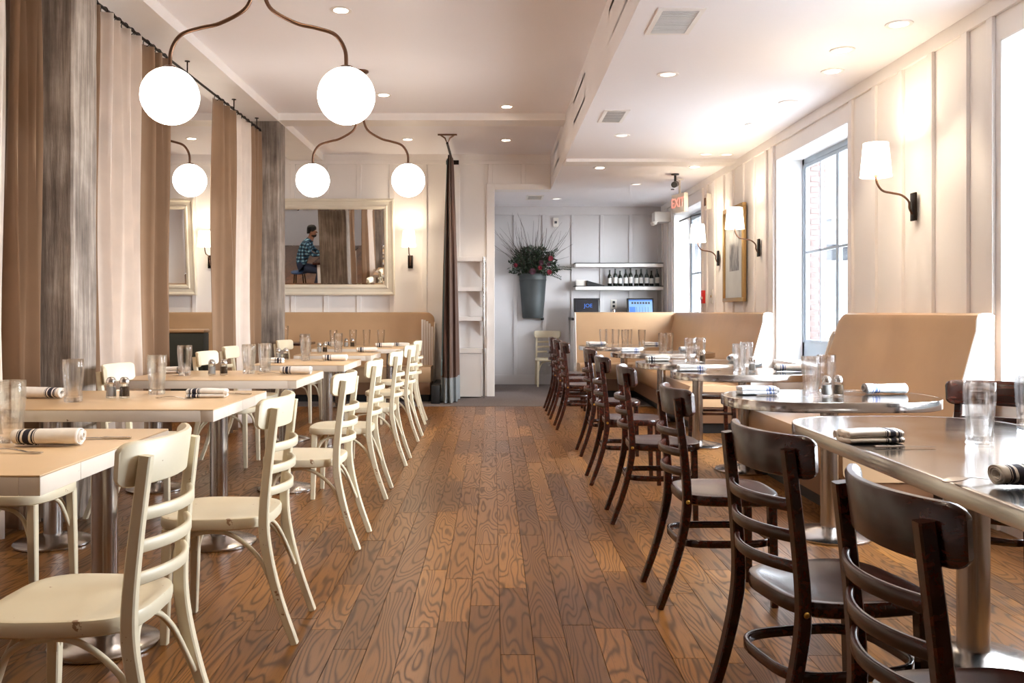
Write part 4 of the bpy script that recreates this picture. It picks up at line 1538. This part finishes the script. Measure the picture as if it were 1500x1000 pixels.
for (x, z, mt, r_) in ((0.27, 0.27, 'rose', 0.045), (0.25, 0.05, 'rose', 0.042), (0.1, 0.12, 'rose', 0.035), (-0.29, 0.16, 'rose', 0.035), (-0.02, 0.06, 'plum', 0.055), (0.12, 0.2, 'plum', 0.04), (0.24, 0.17, 'plum', 0.03)):
    fm = MB()
    for L_ in range(3):
        for q in range(6):
            a = q * PI / 3 + L_ * 0.5
            c_, s_ = math.cos(a), math.sin(a)
            R0, R1 = r_ * 0.1, r_ * (1 - 0.28 * L_)
            y0, y1 = -0.02 * L_ * r_ / 0.04, -0.018 - 0.02 * L_ * r_ / 0.04
            fm.add([(x + c_ * R0, -0.20 + y0, z + s_ * R0), (x + c_ * R1 * .8 - s_ * R1 * .5, -0.20 + y1 * .6, z + s_ * R1 * .8 + c_ * R1 * .5), (x + c_ * R1, -0.20 + y1, z + s_ * R1),
                    (x + c_ * R1 * .8 + s_ * R1 * .5, -0.20 + y1 * .6, z + s_ * R1 * .8 - c_ * R1 * .5)], [(0, 1, 2, 3)])
    obj('bloom', fm, M[mt], t, 40)

# ------------------------------------------------------------------ table settings
def gl_prof():
    H_, r0, r1 = 0.212, 0.043, 0.051
    outer = [(r0 - 0.004, 0.0), (r0, 0.004), (r0 + 0.0005, 0.03), (r0 - 0.001, 0.055), (r0 + 0.004, 0.11), (r1, 0.165), (r1 - 0.001, H_ - 0.002), (r1 - 0.0022, H_)]
    inner = [(r1 - 0.0036, H_ - 0.002), (r1 - 0.0035, 0.165), (r0 + 0.0005, 0.11), (r0 - 0.005, 0.055), (r0 - 0.009, 0.03), (0.0006, 0.026)]
    return outer + inner


gm = MB().lathe(gl_prof(), 28).mesh('tumbler', M['glass'], 50)


def glass_at(x, y, label, z=TH, first=[]):
    o = link('water_glass', gm, None, (x, y, z + 0.0005), random.random())
    tag(o, label, 'glass', 'tall water glasses')
    return o


def make_shaker(kind):
    t = thing(kind + '_shaker', kind, 'shaker', (0, 0, -5))
    prof = [(0.022, 0), (0.0245, 0.003), (0.0235, 0.03), (0.021, 0.055), (0.019, 0.066)]
    obj('jar', MB().lathe(prof + [(0.0175, 0.066), (0.0195, 0.05), (0.0215, 0.03), (0.0220, 0.007), (0.0005, 0.006)], 8), M['glass'], t, 20)
    obj('contents', MB().lathe([(0.019, 0.0075), (0.0208, 0.01), (0.020, 0.03), (0.018, 0.05), (0.0005, 0.0515)], 12), M['salt' if kind == 'salt' else 'pepper'], t, 40)
    obj('cap', MB().lathe([(0.0205, 0.064), (0.0215, 0.067), (0.0215, 0.078), (0.019, 0.083), (0.017, 0.089), (0.010, 0.0945), (0.0005, 0.096)], 20), M['chrome'], t, 50)
    return t


PROTO = {}


def shaker(kind, x, y, label, z=TH):
    if kind not in PROTO:
        PROTO[kind] = make_shaker(kind)
        t = PROTO[kind]
        t.location = (x, y, z + 0.0005)
        t['label'] = label
        t['group'] = 'salt and pepper shakers'
        t.scale = (1.15, 1.15, 1.15)
        return
    t = dup(PROTO[kind], (x, y, z + 0.0005), random.random(), label, 'salt and pepper shakers')


def napkin_mesh(mat, seed):
    """cloth folded in three and rolled over, lying along x"""
    rng = random.Random(seed)
    mb = MB()
    nL = 22
    for (w_, h_, z, k) in ((0.052, 0.0105, 0.0105, 0.0), (0.046, 0.0125, 0.0325, 0.002)):
        rs = []
        for i in range(nL + 1):
            u = 2 * i / nL - 1
            x = u * 0.106
            e = 1 - 0.55 * max(0, abs(u) - 0.955) / 0.045
            ring = []
            for q, (a, b) in enumerate(sup(28, w_, h_, 0.6)):
                d = 0.0016 * mnoise.noise(Vector((x * 30 + seed, a * 60, b * 60 + z * 50)))
                sag = 0.0015 * math.sin(3 * u + seed)
                ring.append((x * (1 + 0.02 * mnoise.noise(Vector((a * 40, b * 90, seed)))), a * e + d + k, z + b * e + d + (sag if z > 0.02 else 0)))
            rs.append(ring)
        mb.rings(rs)
    # the turned-over fold and loose inner layers at one end
    for s_ in range(3):
        pts = [(0.100 - 0.003 * s_, -0.035 + 0.03 * s_ + 0.012 * math.cos(a), 0.0225 + 0.013 * math.sin(a)) for a in [PI * 2 * i / 12 for i in range(9)]]
        mb.sweep(pts, rect(0.0016, 0.009), (1, 0, 0))
    return mb.mesh('napkin', mat, 50)


def napkin_roll(mat, seed):
    """cloth rolled into a loose flattened roll along x, its spiral layers showing at the ends"""
    rng = random.Random(seed)
    nt, nl, turns = 84, 26, 3.1
    vs = []
    for i in range(nl + 1):
        u = 2 * i / nl - 1
        x = u * 0.108
        fl = 1 + 0.10 * max(0, u - 0.3) + 0.05 * math.sin(2.2 * u + seed)
        for j in range(nt + 1):
            t = j / nt
            a = -PI / 2 + 2 * PI * turns * t
            r = 1 - 0.62 * t
            d = 0.06 * mnoise.noise(Vector((x * 22 + seed, 2.4 * math.cos(a), 2.4 * math.sin(a) + 3 * t)))
            ex = 0.009 * mnoise.noise(Vector((seed, 5 * t, 3 * u))) + (0.012 * t if u > 0.8 else 0)
            vs.append((x + ex, 0.041 * r * fl * math.cos(a) * (1 + d), 0.0295 + 0.027 * r * fl * math.sin(a) * (1 + d)))
    zmin = min(v[2] for v in vs)
    vs = [(v[0], v[1], max(0.0022, v[2] - zmin + 0.0012)) for v in vs]
    n = nt + 1
    fs = [(i * n + j, i * n + j + 1, (i + 1) * n + j + 1, (i + 1) * n + j) for i in range(nl) for j in range(nt)]
    me = MB().add(vs, fs).mesh('napkin_roll', mat, 70)
    return me


NAPM = [napkin_roll(M['napkin_dark'], 1), napkin_mesh(M['napkin_dark'], 2), napkin_mesh(M['napkin_blue'], 3), napkin_roll(M['napkin_blue'], 4)]


def napkin(x, y, rz, label, blue=False, z=TH, var=0):
    o = link('rolled_napkin', NAPM[(2 if blue else 0) + var % 2], None, (x, y, z + 0.0005), rz)
    if o.data.name.startswith('napkin_roll'):
        sm = o.modifiers.new('thickness', 'SOLIDIFY')
        sm.thickness = 0.0022
        sm.offset = 0
    tag(o, label, 'napkin', 'folded striped napkins')


def cutlery_mesh(kind):
    mb = MB()
    n = 22
    path, sc = [], []
    for i in range(n + 1):
        u = i / n
        x = -0.1 + 0.2 * u
        z = 0.004 + 0.010 * math.sin(PI * min(1, max(0, (u - 0.25) / 0.75))) * (0.9 if kind != 'knife' else 0.1)
        path.append((x, 0, z))
        if kind == 'knife':
            sc.append((0.0095 if u < 0.5 else 0.0105 - 0.006 * max(0, (u - 0.85) / 0.15), 0.0032 if u < 0.5 else 0.0012))
        elif kind == 'spoon':
            b = max(0, (u - 0.68) / 0.32)
            sc.append((0.0085 - 0.008 * u * 0.6 + (0.019 * math.sin(PI * min(1, b * 0.96 + 0.02)) ** 0.6 if b > 0 else 0), 0.0016))
        else:
            b = max(0, (u - 0.7) / 0.3)
            sc.append((0.0085 - 0.0055 * u * 0.9 + (0.0085 * min(1, b * 3) if b > 0 else 0), 0.0015))
    if kind == 'fork':
        path, sc = path[:20], sc[:20]
    mb.sweep(path, rect(1, 1, 0.3), (0, 0, 1), scale=sc)
    if kind == 'fork':
        for k in range(4):
            y = -0.0096 + 0.0064 * k
            mb.sweep([(0.08, y, 0.0075), (0.1, y, 0.003), (0.115, y, 0.0045)], rect(0.0017, 0.001), (0, 0, 1), scale=[(1, 1), (1, 1), (0.5, 0.7)])
    mb.v = [(v[0], v[1], max(0.0008, v[2])) for v in mb.v]
    return mb.mesh(kind, M['chrome'], 50)


CUT = {k: cutlery_mesh(k) for k in ('knife', 'fork', 'spoon')}


def cutlery(kind, x, y, rz, label, z=TH):
    o = link('table_' + kind, CUT[kind], None, (x, y, z + 0.0003), rz)
    tag(o, label, kind, 'table cutlery')
    return o


T1, T2, T3, T4, T5, T6 = ('the nearest pale table', 'the second pale table', 'the third pale table', 'the fourth pale table', 'the fifth pale table', 'the pale table by the long bench')
K1, K2, K3, K4, K5, K6 = ('the long metal table', 'the metal table by the near bench', 'the metal table by the middle window', 'the fourth metal table', 'the fifth metal table', 'the farthest metal table')
# left, nearest first
glass_at(-1.665, 3.06, 'large water glass at the left edge on ' + T1)
napkin(-1.49, 2.97, 0.06, 'white napkin with a black stripe on ' + T1)
cutlery('fork', -1.525, 2.82, 3.0, 'fork in front of the napkin on ' + T1)
cutlery('knife', -1.38, 3.13, 3.22, 'knife behind the napkin on ' + T1)
glass_at(-2.09, 4.42, 'water glass at the curtain side of ' + T2)
glass_at(-1.825, 4.82, 'water glass beside the aisle napkin on ' + T2)
shaker('salt', -1.987, 4.62, 'salt shaker in the middle of ' + T2)
shaker('pepper', -1.918, 4.62, 'pepper shaker in the middle of ' + T2)
napkin(-1.50, 4.66, 0.1, 'striped napkin at the aisle end of ' + T2, var=1)
napkin(-2.33, 4.60, PI - 0.12, 'striped napkin at the curtain end of ' + T2)
cutlery('fork', -1.63, 4.56, PI - 0.25, 'fork leaning on the aisle napkin of ' + T2)
cutlery('knife', -1.41, 4.82, PI - 0.1, 'knife beyond the aisle napkin on ' + T2)
glass_at(-2.16, 6.22, 'water glass at the curtain side of ' + T3)
glass_at(-1.765, 6.42, 'nearer of the paired water glasses on ' + T3)
glass_at(-1.70, 6.62, 'farther of the paired water glasses on ' + T3)
shaker('salt', -1.995, 6.30, 'salt shaker in the middle of ' + T3)
shaker('pepper', -1.91, 6.30, 'pepper shaker in the middle of ' + T3)
napkin(-1.41, 6.34, 0.05, 'napkin with a faint stripe at the aisle end of ' + T3, blue=False)
napkin(-2.33, 6.5, PI, 'napkin at the curtain end of ' + T3, var=1)
cutlery('fork', -1.57, 6.35, PI, 'fork beside the aisle napkin on ' + T3)
cutlery('spoon', -2.26, 6.2, PI - 0.1, 'spoon at the curtain end of ' + T3)
glass_at(-1.72, 8.15, 'water glass at the middle of ' + T4)
shaker('salt', -2.0, 8.27, 'salt shaker at the curtain end of ' + T4)
shaker('pepper', -1.93, 8.27, 'pepper shaker at the curtain end of ' + T4)
napkin(-1.44, 8.08, 0.1, 'striped napkin at the aisle end of ' + T4)
napkin(-1.93, 7.75, PI + 0.1, 'napkin with a navy stripe at the curtain end of ' + T4, var=1)
cutlery('fork', -1.6, 7.98, PI - 0.2, 'fork on ' + T4)
glass_at(-1.70, 9.75, 'water glass nearest the aisle napkin on ' + T5)
glass_at(-1.99, 9.42, 'water glass at the column end of ' + T5)
shaker('salt', -1.90, 9.72, 'salt shaker on ' + T5)
shaker('pepper', -1.84, 9.72, 'pepper shaker on ' + T5)
napkin(-1.39, 9.75, 0.1, 'striped napkin at the aisle end of ' + T5)
for k, (x, y, lab) in enumerate(((-2.03, 11.3, 'leftmost'), (-1.82, 11.55, 'second from the left'), (-1.65, 11.6, 'third from the left'), (-1.45, 11.5, 'rightmost'))):
    glass_at(x, y, 'water glass on ' + T6 + ', ' + lab + ' of four')
shaker('salt', -1.86, 11.25, 'salt shaker on ' + T6)
shaker('pepper', -1.78, 11.25, 'pepper shaker on ' + T6)
napkin(-1.36, 11.1, 0.1, 'nearer aisle napkin on ' + T6)
napkin(-1.20, 11.55, 0.3, 'farther aisle napkin on ' + T6, var=1)
napkin(-2.08, 11.58, 0.0, 'napkin at the column end of ' + T6)
# right, nearest first
glass_at(1.645, 3.00, 'water glass with its reflection in the middle of ' + K1)
glass_at(1.985, 3.28, 'water glass at the right edge on ' + K1)
napkin(1.30, 3.06, 0.02, 'cream napkin with navy stripes on the far corner of ' + K1, var=1)
for o in bpy.data.objects:
    if o.name.startswith('rolled_napkin') and abs(o.location.x - 1.30) < 1e-4:
        o.rotation_euler = (0, 0, PI + 0.1)
cutlery('knife', 1.36, 2.93, 0.0, 'knife in front of the striped napkin on ' + K1)
cutlery('fork', 1.36, 3.16, 0.35, 'fork under the striped napkin on ' + K1)
napkin(1.40, 2.28, 0.0, 'napkin at the right edge on ' + K1)
cutlery('spoon', 1.28, 2.34, PI + 0.15, 'spoon beside the right edge napkin on ' + K1)
glass_at(1.685, 4.70, 'nearer of the paired water glasses on ' + K2)
glass_at(1.83, 4.87, 'farther of the paired water glasses on ' + K2)
shaker('salt', 1.775, 4.72, 'salt shaker on ' + K2)
shaker('pepper', 1.845, 4.74, 'pepper shaker on ' + K2)
napkin(1.435, 4.83, 0.1, 'blue striped napkin at the aisle end of ' + K2, True)
napkin(2.14, 4.85, PI, 'blue striped napkin at the bench end of ' + K2, True, var=1)
cutlery('fork', 1.98, 4.83, PI - 0.5, 'fork beside the bench end napkin on ' + K2)
cutlery('knife', 1.5, 4.73, 0.1, 'knife in front of the aisle end napkin on ' + K2)
glass_at(1.81, 6.52, 'nearer of the paired water glasses on ' + K3)
glass_at(1.96, 6.86, 'farther of the paired water glasses on ' + K3)
shaker('salt', 1.945, 6.66, 'salt shaker on ' + K3)
napkin(1.50, 6.72, 0.05, 'blue striped napkin at the aisle end of ' + K3, True)
napkin(2.23, 6.66, PI - 0.1, 'blue striped napkin at the window end of ' + K3, True, var=1)
cutlery('fork', 1.62, 6.66, 0.5, 'fork on ' + K3)
glass_at(1.755, 7.9, 'left one of the paired water glasses on ' + K4)
glass_at(1.88, 8.05, 'right one of the paired water glasses on ' + K4)
shaker('pepper', 1.86, 7.88, 'pepper shaker on ' + K4)
napkin(1.49, 8.05, 0.05, 'navy striped napkin at the aisle end of ' + K4, var=1)
napkin(2.17, 8.05, 1.2, 'rolled napkin at the window end of ' + K4)
glass_at(1.86, 9.72, 'left one of the paired water glasses on ' + K5)
glass_at(1.97, 9.92, 'right one of the paired water glasses on ' + K5)
napkin(1.54, 9.95, 0.0, 'blue striped napkin at the aisle end of ' + K5, True)
napkin(2.2, 9.95, 0.2, 'blue striped napkin at the bench end of ' + K5, True, var=1)
for x, y, lab in ((1.47, 11.85, 'first from the aisle'), (1.57, 11.95, 'second from the aisle'), (1.62, 11.7, 'third from the aisle'), (1.72, 11.55, 'fourth from the aisle'), (1.80, 11.78, 'fifth from the aisle'), (1.93, 11.5, 'sixth from the aisle')):
    glass_at(x, y, 'water glass on ' + K6 + ', ' + lab)
napkin(1.36, 11.95, 0.0, 'farther napkin at the aisle end of ' + K6, True)
napkin(1.36, 11.6, 0.05, 'nearer napkin at the aisle end of ' + K6, True, var=1)
napkin(2.1, 11.75, 0.0, 'napkin at the wall end of ' + K6, True)

# ------------------------------------------------------------------ side room seen past the curtains and in the mirror
t = thing('cocktail_table', 'dark square table before the long bench, behind the farther column', 'table', (-2.85, 11.45, 0))
obj('table_top', MB().box(-0.42, 0.5, -0.34, 0.3, 0.77, 0.80, 0.004), M['dark_wood'], t)
obj('column', MB().lathe([(0.04, 0.03), (0.04, 0.77)], 20), M['black_iron'], t)
obj('base', MB().lathe([(0.22, 0), (0.22, 0.015), (0.06, 0.035)], 28), M['black_iron'], t)
glass_at(-2.72, 11.6, 'water glass on the dark table behind the farther column', 0.80)
shaker('salt', -2.48, 11.5, 'salt shaker on the dark table behind the farther column', 0.80)
shaker('pepper', -2.42, 11.5, 'pepper shaker on the dark table behind the farther column', 0.80)

t = thing('bar_counter', 'dark bar counter in the side room, seen in the mirror', 'bar', (-3.33, 6.1, 0))
obj('counter_top', MB().box(-0.28, 0.28, -1.3, 1.1, 1.02, 1.07, 0.006), M['dark_wood'], t)
obj('front', MB().box(-0.2, 0.24, -1.25, 1.05, 0.0, 1.02), M['wall'], t, 0)
st = thing('bar_stool', 'blue topped bar stool under the seated person', 'stool', (-4.08, 6.3, 0))
obj('seat', MB().lathe([(0.16, 0.70), (0.175, 0.72), (0.17, 0.745), (0.05, 0.752)], 28), plain('blue_vinyl', rgb(52, 84, 128), 0.5), st)
for k in range(4):
    a = PI / 4 + k * PI / 2
    obj('leg', MB().tube([(0.2 * math.cos(a), 0.2 * math.sin(a), 0), (0.12 * math.cos(a), 0.12 * math.sin(a), 0.705)], 0.013, 8, ref=(0, 1, 0)), M['black_iron'], st)
obj('foot_ring', MB().tube([(0.172 * math.cos(2 * PI * i / 24), 0.172 * math.sin(2 * PI * i / 24), 0.25) for i in range(24)], 0.009, 8, closed=True), M['black_iron'], st)

t = thing('back_bar_shelf', 'wooden shelf of bottles on the side room wall, seen in the mirror', 'shelf', (-2.7, Y0 + 0.03, 0))
for z in (1.2, 1.62, 2.04, 2.46):
    obj('shelf_board', MB().box(-1.0, 0.2, 0, 0.24, z - 0.02, z, 0.003), M['amber'], t, 0)
obj('back_panel', MB().box(-1.03, 0.23, -0.02, 0.0, 1.1, 2.8), M['dark_wood'], t, 0)
k = 0
for z in (1.2, 1.62, 2.04):
    for i in range(9):
        b_ = thing('spirit_bottle', ('amber' if (i + k) % 2 else 'dark') + ' spirit bottle on the ' + {1.2: 'lowest', 1.62: 'middle', 2.04: 'upper'}[z] + ' back bar shelf, ' + ('first', 'second', 'third', 'fourth', 'fifth', 'sixth', 'seventh', 'eighth', 'ninth')[i] + ' along', 'bottle', (-3.6 + i * 0.12, Y0 + 0.16, z + 0.0005), 0, 'bottles on the back bar')
        r_ = 0.035
        h_ = 0.27 + 0.03 * ((i * 7 + k) % 3)
        obj('bottle_glass', MB().lathe([(r_, 0), (r_, h_ * 0.6), (0.013, h_ * 0.76), (0.013, h_)], 12), M['amber'] if (i + k) % 2 else M['wine'], b_, 40)
        obj('label', MB().lathe([(r_ + 0.001, h_ * 0.15), (r_ + 0.001, h_ * 0.45)], 12, cap=False), M['label'], b_, 40)
        k += 1

# the person on the stool: one continuous skinned body in clothes colours
def person():
    root = thing('person', 'person in a blue plaid shirt seated on a bar stool, seen in the mirror', 'person', (-4.08, 6.3, 0), 0)
    J = [  # facing +x
        ('pelvis', None, (0.0, 0, 0.85), 0.145, 2), ('belly', 0, (0.05, 0, 1.00), 0.135, 1), ('chest', 1, (0.15, 0, 1.20), 0.155, 1), ('collar', 2, (0.22, 0, 1.36), 0.10, 1),
        ('neck', 3, (0.27, 0, 1.44), 0.056, 0), ('jaw', 4, (0.315, 0, 1.52), 0.078, 0), ('skull', 5, (0.32, 0, 1.62), 0.088, 0), ('crown', 6, (0.31, 0, 1.69), 0.055, 0)]
    for s_ in (-1, 1):
        b_ = len(J)
        J += [('hip', 0, (0.06, s_ * 0.10, 0.83), 0.095, 2), ('thigh', b_, (0.26, s_ * 0.14, 0.80), 0.083, 2), ('knee', b_ + 1, (0.45, s_ * 0.16, 0.76), 0.060, 2), ('calf', b_ + 2, (0.40, s_ * 0.16, 0.55), 0.054, 2),
              ('ankle', b_ + 3, (0.30, s_ * 0.15, 0.33), 0.038, 2), ('foot', b_ + 4, (0.37, s_ * 0.155, 0.285), 0.036, 3), ('toe', b_ + 5, (0.46, s_ * 0.16, 0.275), 0.028, 3)]
        a_ = len(J)
        J += [('shoulder', 3, (0.20, s_ * 0.17, 1.33), 0.070, 1), ('upper_arm', a_, (0.26, s_ * 0.22, 1.20), 0.052, 1), ('elbow', a_ + 1, (0.36, s_ * 0.23, 1.115), 0.043, 1), ('forearm', a_ + 2, (0.48, s_ * 0.17, 1.12), 0.037, 1),
              ('wrist', a_ + 3, (0.59, s_ * 0.10, 1.125), 0.026, 0), ('palm', a_ + 4, (0.65, s_ * 0.075, 1.12), 0.030, 0)]
        p_ = a_ + 5
        for q in range(4):
            f0 = len(J)
            J += [('finger', p_, (0.69, s_ * (0.05 + 0.02 * q), 1.115), 0.0095, 0), ('finger', f0, (0.725 - 0.006 * abs(q - 1.5), s_ * (0.045 + 0.022 * q), 1.10), 0.008, 0), ('finger', f0 + 1, (0.735, s_ * (0.042 + 0.022 * q), 1.082), 0.007, 0)]
        f0 = len(J)
        J += [('thumb', p_ - 0, (0.655, s_ * 0.03, 1.125), 0.010, 0), ('thumb', f0, (0.685, s_ * 0.01, 1.115), 0.0085, 0)]
    me = bpy.data.meshes.new('body')
    me.from_pydata([j[2] for j in J], [(j[1], i) for i, j in enumerate(J) if j[1] is not None], [])
    o = bpy.data.objects.new('body', me)
    COL.objects.link(o)
    sk = o.modifiers.new('skin', 'SKIN')
    for i, j in enumerate(J):
        me.skin_vertices[0].data[i].radius = (j[3], j[3])
    me.skin_vertices[0].data[0].use_root = True
    ss = o.modifiers.new('smooth', 'SUBSURF')
    ss.levels = ss.render_levels = 2
    dg = bpy.context.evaluated_depsgraph_get()
    bm_ = bpy.data.meshes.new_from_object(o.evaluated_get(dg))
    bpy.data.objects.remove(o)
    for m in ('skin', 'plaid', 'jeans', 'shoe'):
        bm_.materials.append(M[m])
    P = [(Vector(j[2]), j[3], j[4]) for j in J]
    for p in bm_.polygons:
        c_ = p.center
        best = min(P, key=lambda q: (c_ - q[0]).length - q[1])
        mi = best[2]
        if mi == 1 and c_.x > 0.55:
            mi = 0
        p.material_index = mi
        p.use_smooth = True
    o = link('body', bm_, root)
    # face
    nose = MB().add([(0.395, 0, 1.60), (0.428, 0, 1.555), (0.39, -0.018, 1.548), (0.39, 0.018, 1.548)], [(0, 1, 2), (0, 3, 1), (1, 3, 2), (0, 2, 3)])
    obj('nose', nose, M['skin'], root, 60)
    for s_ in (-1, 1):
        obj('eye', MB().lathe(sphere_prof(0.011, 0, 0.05, 8), 10, (0.388, s_ * 0.032, 1.605)), M['label'], root)
        obj('ear', MB().lathe(sphere_prof(0.028, 0, 0.05, 8), 10, (0.30, s_ * 0.083, 1.58), sx=0.7, sy=0.35), M['skin'], root)
    obj('mouth', MB().box(0.380, 0.398, -0.024, 0.024, 1.518, 1.526, 0.003), M['rose'], root)
    hr = MB().lathe([(0.094, -0.03), (0.099, 0.02), (0.09, 0.06), (0.06, 0.092), (0.0005, 0.103)], 24, (0.30, 0, 1.625))
    hr.v = [(v[0] - 0.012 * (v[2] < 1.64), v[1], v[2] - (0.05 if v[0] < 0.27 and v[2] < 1.64 else 0)) for v in hr.v]
    obj('hair', hr, M['hair'], root, 60)
    br = MB().lathe([(0.045, -0.04), (0.068, -0.015), (0.072, 0.012)], 20, (0.325, 0, 1.505))
    obj('beard', br, M['hair'], root, 60)


person()
t = thing('framed_mirror', 'pale framed glass picture on the side room wall, seen in the mirror', 'picture', (XL + 0.02, 3.0, 1.9), PI / 2)
f = MB()
for p in ((-0.7, 0.7, -0.5, -0.42), (-0.7, 0.7, 0.42, 0.5), (-0.7, -0.62, -0.42, 0.42), (0.62, 0.7, -0.42, 0.42)):
    f.box(p[0], p[1], -0.04, 0, p[2], p[3], 0.004)
obj('frame', f, M['gilt'], t, 30)
obj('picture_glass', MB().box(-0.63, 0.63, -0.02, -0.004, -0.43, 0.43), M['mat_board'], t, 0)
